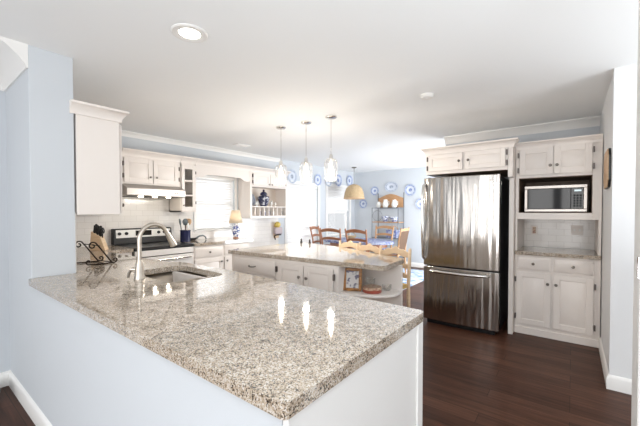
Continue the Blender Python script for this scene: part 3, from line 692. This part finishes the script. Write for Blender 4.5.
# things on the island shelf
sz = .6505
t = thing('picture_frame', 'ornate gilt picture frame standing on the island end shelf', 'picture frame', (2.46, 1.53, sz), math.radians(-68)); ORG[t.name] = Vector((0, 0, 0))
tl = Matrix.Rotation(math.radians(-9), 4, 'X'); w, h, b = .082, .20, .026
fm = MB()
fm.box(-w, -w + b, -.012, .012, 0, h).box(w - b, w, -.012, .012, 0, h).box(-w + b, w - b, -.012, .012, 0, b).box(-w + b, w - b, -.012, .012, h - b, h)
fm.xf(tl).build('frame', M['gold'], t, bevel=.006)
MB().box(-w + b - .003, w - b + .003, -.004, .003, b - .003, h - b + .003).xf(tl).build('photograph', M['photo'], t)
MB().bar((0, .028, .16), (0, .075, .003), .03, .004).build('easel_leg', M['honey_wood'], t)
t = thing('round_tin', 'round dark red tin with a patterned lid on the island shelf', 'tin', (2.535, 1.375, sz))
MB().lathe([(0, 0), (.080, 0), (.082, .004), (.082, .036), (0, .036)], (2.535, 1.375, sz)).build('body', M['tin_red'], t)
MB().lathe([(.0825, .028), (.0835, .032), (.0835, .044), (.08, .048), (0, .05)], (2.535, 1.375, sz)).build('lid', M['tin_lid'], t)
o = MB().lathe([(0, 0), (.03, 0), (.038, .01), (.042, .05), (.040, .05), (.036, .012), (.028, .005), (0, .005)], (2.67, 1.30, sz), 24).build('glass_dish', M['pglass'], org=(2.67, 1.30, sz))
tag(o, 'small clear glass dish at the right of the island shelf', 'dish')
o = MB().lathe([(0, 0), (.03, 0), (.036, .02), (.045, .09), (.043, .09), (.034, .02), (.028, .005), (0, .005)], (2.66, 1.46, sz), 24).build('glass_jar', M['pglass'], org=(2.66, 1.46, sz))
tag(o, 'tall clear glass jar behind the red tin on the island shelf', 'jar')
# little things at the far edge of the counter
for i, (x, y) in enumerate(((3.505, 3.02), (3.47, 2.84))):
    t = thing('pepper_mill', ('small dark shaker at the far corner of the island, left of its twin', 'small dark shaker on the far edge of the island beside a dining chair')[i], 'shaker', (x, y, CT), 0, 'shakers on the island')
    MB().lathe([(0, 0), (.016, 0), (.017, .01), (.011, .03), (.013, .045), (0, .045)], (x, y, CT), 14).build('body', M['darkgrey'], t)
    MB().lathe([(0, .045), (.012, .046), (.012, .052), (.004, .06), (0, .061)], (x, y, CT), 14).build('cap', M['pewter'], t)

# ------------------------------------------------------------------ bar stools
def make_stool(label):
    t = local('bar_stool', label, 'stool', 'pale ladder-back stools at the island')
    W_, D_ = .168, .15
    for s in (-1, 1):                                    # +X is the front of the stool
        MB().tube([(D_ - .01, s * W_, 0), (D_ - .02, s * W_, .62)], [.015, .017], 10).build('leg', M['pale_wood'], t)
        MB().tube([(-D_ - .03, s * W_, 0), (-D_, s * W_, .60), (-D_ - .03, s * (W_ + .0), .975), (-D_ - .032, s * W_, .987)], [.016, .018, .015, .008], 10).build('leg', M['pale_wood'], t)
    for s in (-1, 1):
        for z in (.18, .36): MB().tube([(D_ - .015, s * W_, z), (-D_ - .018, s * W_, z + .02)], .010, 8).build('stretcher', M['pale_wood'], t)
    for z in (.22, .42): MB().tube([(D_ - .015, -W_, z), (D_ - .015, W_, z)], .011, 8).build('stretcher', M['pale_wood'], t)
    MB().prism(rounded([(-.155, -.165), (.15, -.18), (.15, .18), (-.155, .165)], .03), .605, .64).build('seat', M['rush'], t, bevel=.012, seg=3)
    def slat(z0, peak, edge):
        pl = []; n = 24
        for k in range(n + 1):
            u = -1 + 2 * k / n; sc = peak * (1 - abs(u) ** 1.6) + .012 * math.cos(u * PI * 3) * (1 - abs(u))
            pl.append((u * (W_ - .008), z0 + edge + sc))
        for k in range(n, -1, -1):
            u = -1 + 2 * k / n; pl.append((u * (W_ - .008), z0 + .024 * max(0, 1 - (u / .55) ** 2)))
        mb = MB(); x = -D_ - .03 * (z0 - .6) / .4
        mb.fprism(lambda a, z, d: (x + d - .02 * (1 - (a / W_) ** 2), a, z), pl, -.007, .007); return mb
    slat(.895, .045, .045).build('back_slat', M['pale_wood'], t, bevel=.003)
    slat(.785, .03, .04).build('back_slat', M['pale_wood'], t, bevel=.003)
    slat(.69, .025, .035).build('back_slat', M['pale_wood'], t, bevel=.003)
    return t
st = make_stool('pale ladder-back bar stool at the right end of the island, nearest the fridge')

def stool_at(bx, by, rot):                    # bx, by = centre of the back
    return (bx + .18 * math.cos(rot), by + .18 * math.sin(rot), 0), rot
place(st, *stool_at(3.12, 1.43, PI - .12))
dup(st, *stool_at(3.225, 1.79, PI - .2), label='pale ladder-back bar stool in the middle of the row behind the island')
dup(st, *stool_at(3.40, 2.15, PI - .2), label='pale ladder-back bar stool behind the island, farthest from the fridge')

# ------------------------------------------------------------------ pendants over the island
for i, (x, y, zt, zb) in enumerate(((3.018, 2.939, 1.0, 1.0), (3.034, 2.538, 1.0, 1.0), (3.031, 2.169, 1.0, 1.0))):
    t = thing('pendant_light', ('clear glass pendant light over the island, leftmost of three', 'clear glass pendant light over the island, middle of three', 'clear glass pendant light over the island, rightmost of three')[i], 'pendant light', (x, y, CEIL), 0, 'glass pendants over the island')
    MB().lathe([(0, 0), (.064, 0), (.064, -.012), (.05, -.022), (.02, -.028), (0, -.028)], (x, y, CEIL)).build('canopy', M['chrome'], t)
    MB().tube([(x, y, CEIL - .02), (x, y, 1.985)], .0045, 8).build('rod', M['chrome'], t)
    MB().lathe([(0, 1.997), (.013, 1.997), (.023, 1.976), (.025, 1.907), (.019, 1.891), (0, 1.891)], (x, y, 0)).build('socket', M['chrome'], t)
    MB().lathe([(.028, 1.946), (.056, 1.938), (.072, 1.918), (.079, 1.880), (.078, 1.820), (.070, 1.745), (.063, 1.690)], (x, y, 0), 32).build('glass_shade', M['seeded'], t, solid=.003)
    lamp_in('pendant_bulb_light', (x, y, 1.66), 14, (1, .93, .84))
    MB().lathe([(0, 1.737), (.014, 1.742), (.030, 1.775), (.032, 1.811), (.019, 1.854), (.013, 1.892), (0, 1.892)], (x, y, 0), 18).build('bulb', M['bulb'], t)
# recessed light, smoke detector, vent
def recessed(x, y, label):
    t = thing('recessed_light', label, 'ceiling light', (x, y, CEIL))
    MB().lathe([(.078, 0), (.105, 0), (.105, -.004), (.098, -.009), (.078, -.006), (.078, 0)], (x, y, CEIL), 36).build('trim_ring', M['trim'], t)
    MB().lathe([(.0775, -.001), (.062, -.0005), (.062, -.004), (.0775, -.005), (.0775, -.001)], (x, y, CEIL), 36).build('baffle', M['whiteplastic'], t)
    MB().lathe([(0, -.001), (.061, -.001), (.061, -.003), (0, -.003)], (x, y, CEIL), 36).build('diffuser', M['led'], t)
recessed(1.108, 1.838, 'round white recessed downlight in the ceiling over the peninsula')
t = thing('smoke_detector', 'round white smoke detector on the ceiling', 'smoke detector', (3.013, 1.072, CEIL))
MB().lathe([(0, 0), (.06, 0), (.062, -.015), (.05, -.03), (0, -.033)], (3.013, 1.072, CEIL)).build('housing', M['whiteplastic'], t)
MB().lathe([(0, -.0331), (.012, -.0331), (.011, -.036), (0, -.037)], (3.013, 1.072, CEIL), 14).build('test_button', M['trim'], t)
t = thing('ceiling_vent', 'small slotted white air vent in the ceiling near the window wall', 'vent', (3.44, 4.22, CEIL))
MB().box(3.31, 3.57, 4.15, 4.29, CEIL - .008, CEIL - .001).build('frame', M['whiteplastic'], t, bevel=.003)
v = MB()
for k in range(7): v.box(3.33, 3.55, 4.163 + k * .017, 4.169 + k * .017, CEIL - .012, CEIL - .008)
v.build('louvres', M['trim'], t)

# ------------------------------------------------------------------ fridge wall
t = thing('over_fridge_cabinet', 'white two-door cabinet above the steel fridge with a full height side panel', 'cabinet', (4.45, .97, 0))
FC = 4.02
MB().box(FC, 4.89, .555, 1.44, 1.80, 2.06).build('body', M['cab'], t, bevel=.002)
MB().box(FC, 4.89, .508, .553, 1.72, 2.06).box(4.13, 4.89, .508, .553, 0, 1.72).build('side_panel', M['cab'], t, bevel=.002)
f = FX(FC)
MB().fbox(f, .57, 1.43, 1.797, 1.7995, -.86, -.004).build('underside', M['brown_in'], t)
door(f, .575, .985, 1.835, 2.03, t, (.945, 1.935), (.563, (1.875, 1.985))); door(f, 1.01, 1.405, 1.835, 2.03, t, (1.045, 1.935), (1.417, (1.875, 1.985)))
MB().sweep([(4.89, 1.44), (FC, 1.44), (FC, .508), (4.10, .508)], CROWN(2.035, .085, .05)).build('crown', M['cab'], t)
# fridge
t = thing('refrigerator', 'stainless steel refrigerator with a bottom freezer drawer', 'refrigerator', (4.35, 1.01, 0))
MB().box(4.01, 4.80, .632, 1.415, .03, 1.745).build('body', M['darkgrey'], t, bevel=.004)
def fdoor(name, z0, z1):
    mb = MB(); n = 14; y0, y1 = .615, 1.435; F_ = []; 
    pl = [(4.008, y0), (4.008, y1)] + [(3.945 - .022 * (1 - ((k / n) * 2 - 1) ** 2), y1 - (y1 - y0) * k / n) for k in range(n + 1)]
    return mb.prism(pl, z0, z1).build(name, M['steel'], t, bevel=.008, seg=3)
fd = fdoor('fridge_door', .705, 1.752); fz = fdoor('freezer_drawer', .055, .692)
MB().box(3.985, 4.05, .66, 1.40, .0, .05).build('toe_grille', M['black'], t)
MB().tube([(3.945, 1.42, 1.69), (3.905, 1.425, 1.665), (3.882, 1.428, 1.55), (3.872, 1.428, 1.30), (3.882, 1.428, 1.03), (3.905, 1.425, .80), (3.945, 1.42, .775)], [.014] + [.017] * 5 + [.014], 14).build('door_handle', M['chrome'], fd)
MB().tube([(3.935, 1.35, .650), (3.885, 1.33, .648), (3.868, 1.18, .645), (3.864, 1.02, .643), (3.868, .86, .645), (3.885, .73, .648), (3.935, .70, .650)], [.013] + [.018] * 5 + [.013], 14).build('drawer_handle', M['chrome'], fz)
lg = MB(); lg.fprism(FX(3.94), [(.705 + .010 * math.cos(2 * PI * k / 20), 1.69 + .010 * math.sin(2 * PI * k / 20)) for k in range(20)], -.004, .004)
lg.fbox(FX(3.94), .645, .650, 1.682, 1.698, -.004, .004).fbox(FX(3.94), .655, .670, 1.682, 1.686, -.004, .004).fbox(FX(3.94), .675, .680, 1.682, 1.698, -.004, .004)
lg.build('maker_badge', M['whiteplastic'], fd)
MB().tube([(4.04, .64, 1.748), (4.04, .64, 1.765)], .02, 12).build('hinge_cap', M['darkgrey'], t)
MB().tube([(4.04, 1.40, 1.748), (4.04, 1.40, 1.765)], .02, 12).build('hinge_cap', M['darkgrey'], t)
t = thing('magnet_note', 'small pale green note clipped to the dark side of the fridge', 'note', (4.06, .63, 1.6))
MB().box(4.045, 4.105, .6275, .6315, 1.50, 1.66).build('paper', M['paper'], t)
MB().box(4.06, 4.09, .617, .6272, 1.64, 1.68).build('clip', M['chrome'], t, bevel=.003)
o = MB().tube([(4.075, .6315, 1.46), (4.075, .620, 1.46)], .018, 16).build('round_magnet', M['slate'], org=(4.075, .625, 1.46))
tag(o, 'round grey magnet under the note on the fridge side', 'magnet')

# upper cabinet with microwave niche
UX = 4.24; f = FX(UX)
t = thing('niche_cabinet', 'tall white wall cabinet with a dark microwave niche right of the fridge', 'cabinet', (4.55, .15, .92))
Y0, Y1 = -.228, .505
c = MB(); c.box(UX, 4.89, Y0, -.155, 1.33, 2.06).box(UX, 4.89, .475, Y1, 1.33, 2.06).box(UX, 4.89, -.155, .475, 1.715, 2.06).box(UX, 4.89, -.155, .475, 1.265, 1.335)
c.box(UX, 4.89, Y0, -.205, .915, 1.33).box(UX, 4.89, .485, Y1, .915, 1.33).box(UX, 4.89, -.205, -.155, 1.265, 1.33).box(UX, 4.89, .475, .485, 1.265, 1.33)
c.build('body', M['cab'], t, bevel=.002)
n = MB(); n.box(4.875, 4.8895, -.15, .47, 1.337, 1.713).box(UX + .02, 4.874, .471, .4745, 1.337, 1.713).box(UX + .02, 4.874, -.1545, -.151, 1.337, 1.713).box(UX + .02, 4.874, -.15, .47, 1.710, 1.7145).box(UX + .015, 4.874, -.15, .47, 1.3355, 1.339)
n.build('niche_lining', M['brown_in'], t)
door(f, -.150, .158, 1.745, 2.03, t, (.132, 1.835), (-.162, (1.80, 1.965))); door(f, .166, .468, 1.745, 2.03, t, (.19, 1.835), (.48, (1.80, 1.965)))
MB().sweep([(UX, .507), (UX, -.228)], CROWN(2.03, .075, .04)).build('crown', M['cab'], t)
# microwave
t = thing('microwave', 'steel and black glass microwave oven in the wall niche', 'microwave', (4.5, .155, 1.34))
m0, m1 = -.118, .425; f = FX(4.31)
MB().box(4.31, 4.70, m0 + .004, m1 - .004, 1.352, 1.622).build('body', M['darkgrey'], t, bevel=.004)
fm = MB(); fm.fbox(f, m0, m1, 1.596, 1.628, 0, .022).fbox(f, m0, m1, 1.348, 1.376, 0, .022).fbox(f, m1 - .028, m1, 1.376, 1.596, 0, .022).fbox(f, m0, m0 + .030, 1.376, 1.596, 0, .022)
fm.build('front_frame', M['bronze_steel'], t, bevel=.003)
MB().fbox(f, m0 + .135, m1 - .029, 1.377, 1.595, .002, .016).build('door_glass', M['blackglass'], t, bevel=.002)
pn = MB().fbox(f, m0 + .031, m0 + .132, 1.377, 1.595, .002, .016).build('control_panel', M['blackglass'], t, bevel=.002)
MB().fbox(f, m0 + .048, m0 + .105, 1.558, 1.576, .016, .0175).build('display', M['display'], pn)
b = MB()
for r in range(5):
    for k in range(3): b.fbox(f, m0 + .045 + k * .025, m0 + .062 + k * .025, 1.40 + r * .027, 1.416 + r * .027, .016, .0140)
b.build('keypad', M['slate'], pn)
for y in (m0 + .05, m1 - .05):
    for x in (4.36, 4.64): MB().lathe([(0, -.0125), (.012, -.0125), (.012, 0), (0, 0)], (x, y, 1.352), 12).build('foot', M['black'], t)
# base cabinet
f = FX(4.245)
t = thing('base_cabinet', 'white base cabinet with two drawers and two doors right of the fridge', 'cabinet', (4.55, .15, 0))
MB().box(4.245, 4.89, -.228, .505, 0, .872).build('body', M['cab'], t, bevel=.002)
MB().fbox(f, -.226, .503, 0, .075, .0005, .012).build('plinth', M['cab'], t, bevel=.003)
drawer(f, .175, .487, .712, .855, t); drawer(f, -.175, .152, .712, .855, t)
door(f, .175, .487, .115, .688, t, (.200, .58), (.496, (.19, .60))); door(f, -.175, .152, .115, .688, t, (.128, .58), (-.187, (.19, .60)))
o = MB().prism([(4.215, -.230), (4.215, .504), (4.872, .504), (4.872, -.230)], CB, CT - .0005).build('niche_countertop', M['granite'], org=(4.5, .14, CB), bevel=.005)
tag(o, 'short granite counter in the niche under the microwave', 'countertop')
struct(MB().box(4.873, 4.8995, -.204, .484, .915, 1.264).build('trim_7', M['tile_x']))
def outlet(label, y, z):
    t = thing('wall_outlet', label, 'outlet', (4.872, y, z)); f = FX(4.873)
    MB().fbox(f, y - .035, y + .035, z - .056, z + .056, .0005, .006).build('cover_plate', M['cab'], t, bevel=.002)
    r = MB()
    for dz in (-.022, .022):
        r.fbox(f, y - .010, y - .006, z + dz - .006, z + dz + .008, .006, .0068).fbox(f, y + .006, y + .010, z + dz - .006, z + dz + .008, .006, .0068)
    r.build('slots', M['hinge'], t); MB().fbox(f, y - .018, y + .018, z - .04, z + .04, .006, .0064).build('receptacle', M['tin_lid'], t)
outlet('beige wall outlet on the tiles left under the microwave', .375, 1.12)
t = thing('wall_switch', 'white switch plate on the tiles right under the microwave', 'switch', (4.872, -.045, 1.13)); f = FX(4.873)
MB().fbox(f, -.10, .01, 1.075, 1.19, .0005, .006).build('cover_plate', M['cab'], t, bevel=.002)
for y in (-.07, -.02): MB().fbox(f, y - .008, y + .008, 1.12, 1.145, .006, .012).build('toggle', M['trim'], t)
# wall plaque on the right wall
t = thing('wall_plaque', 'tan wooden plaque with dark edge hung on the right hand wall beside the microwave', 'plaque', (3.60, -.22, 1.69))
pq = [(3.40, 1.60), (3.46, 1.54), (3.78, 1.54), (3.84, 1.60), (3.84, 1.79), (3.78, 1.85), (3.46, 1.85), (3.40, 1.79)]
MB().fprism(lambda a, z, d: (a, -.234 + d, z), pq, 0, .014).build('backing', M['black'], t)
MB().fprism(lambda a, z, d: (a, -.234 + d, z), [(3.62 + (a - 3.62) * .97, 1.695 + (z - 1.695) * .97) for a, z in pq], .0141, .02).build('face', M['tan_wood'], t)

# ------------------------------------------------------------------ dining area
o = MB().prism(rounded([(4.85, 2.3), (7.38, 2.3), (7.38, 4.6), (4.85, 4.6)], .03), .0005, .010).build('rug', M['rug'], org=(6.2, 3.4, 0)); tag(o, 'blue and white flowered rug under the dining table', 'rug')
TX, TY = 6.14, 3.68
t = thing('dining_table', 'oval red-brown wooden dining table in the far room', 'table', (TX, TY, .0105))
MB().lathe([(0, .715), (.98, .715), (1.0, .722), (1.0, .735), (.985, .742), (0, .742)], (TX, TY, 0), 48, .52, .80).build('tabletop', M['red_wood'], t)
ap = MB(); ap.lathe([(.82, .62), (.84, .62), (.84, .714), (.82, .714), (.82, .62)], (TX, TY, 0), 40, .52, .80); ap.build('apron', M['red_wood'], t)
for sx in (-1, 1):
    for sy in (-1, 1):
        MB().lathe([(0, .0105), (.018, .0105), (.022, .05), (.018, .2), (.034, .45), (.022, .52), (.038, .58), (.038, .714), (0, .714)], (TX + sx * .22, TY + sy * .38, 0), 14).build('leg', M['red_wood'], t)
o = MB().lathe([(0, 0), (1.0, 0), (1.012, -.005), (1.02, -.05), (1.017, -.05), (1.008, -.006), (.99, -.0005), (0, -.0005)], (TX, TY, .7435), 60, .52, .80).build('tablecloth', M['cloth'], org=(TX, TY, .7435)); tag(o, 'blue flowered cloth covering the oval dining table', 'tablecloth')
t = thing('fruit_bowl', 'small brown basket centrepiece on the dining table', 'bowl', (6.2, 3.9, .7445))
MB().lathe([(0, .001), (.06, .001), (.12, .05), (.13, .07), (.122, .07), (.11, .05), (.05, .012), (0, .012)], (6.2, 3.9, .7445)).build('bowl', M['wicker'], t)
MB().tube([(6.2, 3.9 + .125 * math.cos(a), .8145 + .09 * math.sin(a)) for a in [PI * k / 12 for k in range(13)]], .008, 8).build('handle', M['wicker'], t)

def make_chair(label, wood, seatm, cane=False):
    t = local('dining_chair', label, 'chair', 'ladder-back chairs at the dining table'); w, d = .21, .20
    for s in (-1, 1):
        MB().tube([(d, s * w, 0), (d, s * w, .445)], [.016, .02], 10).build('leg', wood, t)
        MB().tube([(-d - .03, s * (w - .015), 0), (-d, s * (w - .01), .44), (-d - .03, s * w, .75), (-d - .085, s * (w + .018), 1.0), (-d - .088, s * (w + .018), 1.012)], [.017, .02, .018, .015, .008], 10).build('leg', wood, t)
        MB().tube([(d, s * w, .2), (-d - .02, s * (w - .012), .22)], .011, 8).build('stretcher', wood, t)
    MB().tube([(d, -w, .3), (d, w, .3)], .012, 8).build('stretcher', wood, t)
    MB().prism(rounded([(-.21, -.19), (.23, -.225), (.23, .225), (-.21, .19)], .04), .43, .465).build('seat', wood, t, bevel=.008)
    MB().prism(rounded([(-.195, -.175), (.215, -.205), (.215, .205), (-.195, .175)], .05), .466, .50).build('seat_cushion', seatm, t, bevel=.014, seg=3)
    zz = ((.915, .04, .055), (.76, .03, .045), (.62, .02, .04)) if not cane else ((.93, .02, .05),)
    for z0, arch, hh in zz:
        xb = lambda z: -d - .03 * (z - .44) / .31 if z < .75 else -d - .03 - .055 * (z - .75) / .25
        pl = []; n = 18
        for k in range(n + 1): u = -1 + 2 * k / n; pl.append((u * (w + .008), z0 + hh + arch * (1 - u * u)))
        for k in range(n, -1, -1): u = -1 + 2 * k / n; pl.append((u * (w + .008), z0 + arch * .75 * (1 - u * u)))
        MB().fprism(lambda a, z, e: (xb(z) + e - .03 * (1 - (a / w) ** 2), a, z), pl, -.008, .008).build('back_slat', wood, t, bevel=.002)
    if cane:
        MB().fprism(lambda a, z, e: (-d - .002 - .085 * (z - .5) / .45 + e, a, z), [(-w, .52), (w, .52), (w + .012, .935), (-w - .012, .935)], -.006, .006).build('back_panel', M['cane'], t)
    return t
G = .0115
ch = make_chair('red-brown ladder-back dining chair nearest the patio door, back to the island', M['red_wood'], M['cloth'])
place(ch, (5.62, 3.88, G), .12)
dup(ch, (5.62, 3.25, G), .0, 'red-brown ladder-back dining chair in front of the table below the wicker pendant')
dup(ch, (5.95, 4.40, G), -PI / 2 + .25, 'red-brown dining chair at the left end of the table by the patio door')
ch4 = make_chair('honey coloured ladder-back dining chair beyond the table, facing the kitchen', M['honey_wood'], M['cloth'])
place(ch4, (6.86, 3.54, G), PI)
ch5 = make_chair('cane-backed dining chair at the right end of the table near the fridge', M['honey_wood'], M['cloth'], True)
place(ch5, (6.44, 3.02, G), PI / 2 + .05)

# wicker pendant
x, y = 6.78, 4.17
t = thing('wicker_pendant', 'domed woven wicker pendant lamp over the dining table', 'pendant light', (x, y, CEIL))
MB().lathe([(0, 0), (.06, 0), (.06, -.015), (.02, -.03), (0, -.03)], (x, y, CEIL)).build('canopy', M['pewter'], t)
MB().tube([(x, y, CEIL - .02), (x, y, 2.0)], .005, 8).build('cord', M['pewter'], t)
MB().lathe([(0, 2.012), (.055, 2.008), (.13, 1.975), (.19, 1.91), (.228, 1.81), (.244, 1.71), (.246, 1.660)], (x, y, 0), 40).build('wicker_shade', M['wicker'], t, solid=.008)
MB().lathe([(.2475, 1.655), (.254, 1.662), (.254, 1.680), (.2475, 1.687), (.2475, 1.655)], (x, y, 0), 40).build('rim', M['tan_wood'], t)
MB().lathe([(0, 1.74), (.03, 1.76), (.04, 1.80), (.025, 1.85), (.012, 1.88), (0, 1.88)], (x, y, 0), 18).build('bulb', M['bulb'], t)

# plates on the walls
RB = Matrix.Rotation(-PI / 2, 4, 'Y'); XB = 7.778
for k, (yy, zz, sy, sz2, mm, lb) in enumerate(((4.485, 1.565, 1, 1, 'plate', 'round blue and white plate on the back wall, lowest left of the rack'), (4.14, 1.90, 1, 1, 'plate', 'round blue and white plate on the back wall just left of the oval platter'),
        (3.67, 1.985, 1.55, 1.12, 'plate_pale', 'pale oval platter on the back wall above the wooden rack'), (3.166, 1.885, 1.2, 1.2, 'plate', 'large round blue and white plate on the back wall right of the oval platter'), (2.90, 1.54, 1.1, 1.1, 'plate', 'round blue and white plate on the back wall partly behind the fridge edge'))):
    plate(lb, M[mm], 'china plates on the back wall', Matrix.Translation((XB, yy, zz)) @ RB, (sz2, sy, 1))
RS = Matrix.Rotation(PI / 2, 4, 'X')
for k, (xx, zz, s_, mm, lb) in enumerate(((5.21, 2.10, 1.25, 'plate_pale', 'pale blue plate above the patio door, leftmost of the row'), (6.10, 2.10, 1.15, 'plate', 'blue plate above the right edge of the patio door'), (6.52, 2.10, 1.1, 'plate_pale', 'pale plate above the left edge of the dining window'),
        (6.95, 2.15, 1.3, 'plate', 'blue plate above the middle of the dining window'), (7.48, 2.18, 1.25, 'plate', 'blue plate next to the room corner, rightmost of the row above the windows'))):
    plate(lb, M[mm], 'china plates above the windows', Matrix.Translation((xx, SW - .002, zz)) @ RS, (s_, s_, 1))

# bakers rack
RY0, RY1, RX0, RX1 = 3.325, 4.03, 7.42, 7.75
t = thing('bakers_rack', 'dark metal bakers rack with an arched wooden top board against the back wall', 'rack', (7.6, 3.68, 0))
for xx, yy in ((RX0, RY0), (RX0, RY1), (RX1, RY0), (RX1, RY1)):
    MB().tube([(xx, yy, 0), (xx, yy, 1.83 if xx == RX1 else 1.45)], .011, 8).build('post', M['rackmetal'], t)
for z in (.30, .70, 1.09, 1.445):
    s_ = MB(); s_.bar((RX0, RY0, z), (RX0, RY1, z), .012, .02).bar((RX1, RY0, z), (RX1, RY1, z), .012, .02).bar((RX0, RY0, z), (RX1, RY0, z), .012, .02).bar((RX0, RY1, z), (RX1, RY1, z), .012, .02)
    for k in range(1, 8): s_.bar((RX0 + (RX1 - RX0) * k / 8, RY0, z + .003), (RX0 + (RX1 - RX0) * k / 8, RY1, z + .003), .022, .008)
    s_.build('shelf', M['rackmetal'] if z < 1 or z > 1.2 else M['honey_wood'], t)
pl = [(RY0 + .012, 1.60)] + [(RY0 + .012 + (RY1 - RY0 - .024) * k / 20, 1.70 + .10 * math.sin(PI * k / 20) ** 1.3) for k in range(21)] + [(RY1 - .012, 1.60)]
MB().fprism(FX(7.76), pl, 0, .02).build('top_board', M['honey_wood'], t, bevel=.003)
MB().box(7.74, 7.758, RY0 + .012, RY1 - .012, 1.455, 1.60).build('back_board', M['honey_wood'], t)
MB().tube([(RX0, RY1 - .02 - .13 + .13 * math.cos(a), 1.25 + .13 * math.sin(a)) for a in [2 * PI * k / 20 for k in range(21)]], .005, 6).build('scroll', M['rackmetal'], t)
for i, (yy, h, r) in enumerate(((3.93, .15, .055), (3.74, .20, .075), (3.50, .19, .07))):
    t = thing('white_pitcher', ('smallest white jug at the left of the rack top shelf', 'tallest white pitcher in the middle of the rack top shelf', 'white pitcher at the right of the rack top shelf')[i], 'pitcher', (7.58, yy, 1.456), 0, 'white pitchers on the rack')
    MB().lathe([(0, 0), (r * .7, 0), (r, h * .3), (r * .9, h * .6), (r * .6, h * .85), (r * .7, h), (r * .62, h), (r * .5, h * .85), (0, h * .8)], (7.58, yy, 1.4565), 20).build('body', M['white'], t)
    MB().tube([(7.58, yy - r * .6, 1.456 + h * .85), (7.58, yy - r * 1.3, 1.456 + h * .75), (7.58, yy - r * 1.3, 1.456 + h * .4), (7.58, yy - r * .8, 1.456 + h * .25)], .008, 8).build('handle', M['white'], t)
for i, (yy, r, h) in enumerate(((3.74, .10, .14), (3.50, .11, .12))):
    o = MB().lathe([(0, 0), (r * .5, 0), (r, h * .8), (r * 1.02, h), (r * .95, h), (r * .45, .012), (0, .012)], (7.58, yy, 1.1025), 24).build('china_bowl', M['china'], org=(7.58, yy, 1.1025))
    tag(o, ('blue and white china bowl on the second rack shelf, left one', 'blue and white china bowl on the second rack shelf, right one')[i], 'bowl', 'china bowls on the rack')
t = thing('fabric_basket', 'blue flowered basket hung low on the bakers rack', 'basket', (7.58, 3.55, .711))
MB().prism(rounded([(7.46, 3.38), (7.70, 3.38), (7.70, 3.68), (7.46, 3.68)], .04), .712, .90).build('body', M['cloth'], t, bevel=.01)
MB().tube([(7.58, 3.53 + .13 * math.cos(a), .90 + .10 * math.sin(a)) for a in [PI * k / 12 for k in range(13)]], .008, 8).build('handle', M['honey_wood'], t)

# dark turned foot of a piece of furniture at the lower left edge
t = thing('footstool', 'dark round footed stool cut off at the lower left edge by the baseboard', 'footstool', (.33, 3.27, 0))
MB().lathe([(0, .03), (.10, .03), (.13, .05), (.135, .07), (.12, .09), (0, .10)], (.33, 3.27, 0), 24).build('top', M['black'], t)
for k in range(3):
    a = 2 * PI * k / 3; MB().tube([(.33 + .08 * math.cos(a), 3.27 + .08 * math.sin(a), .035), (.33 + .09 * math.cos(a), 3.27 + .09 * math.sin(a), 0)], .014, 8).build('leg', M['black'], t)
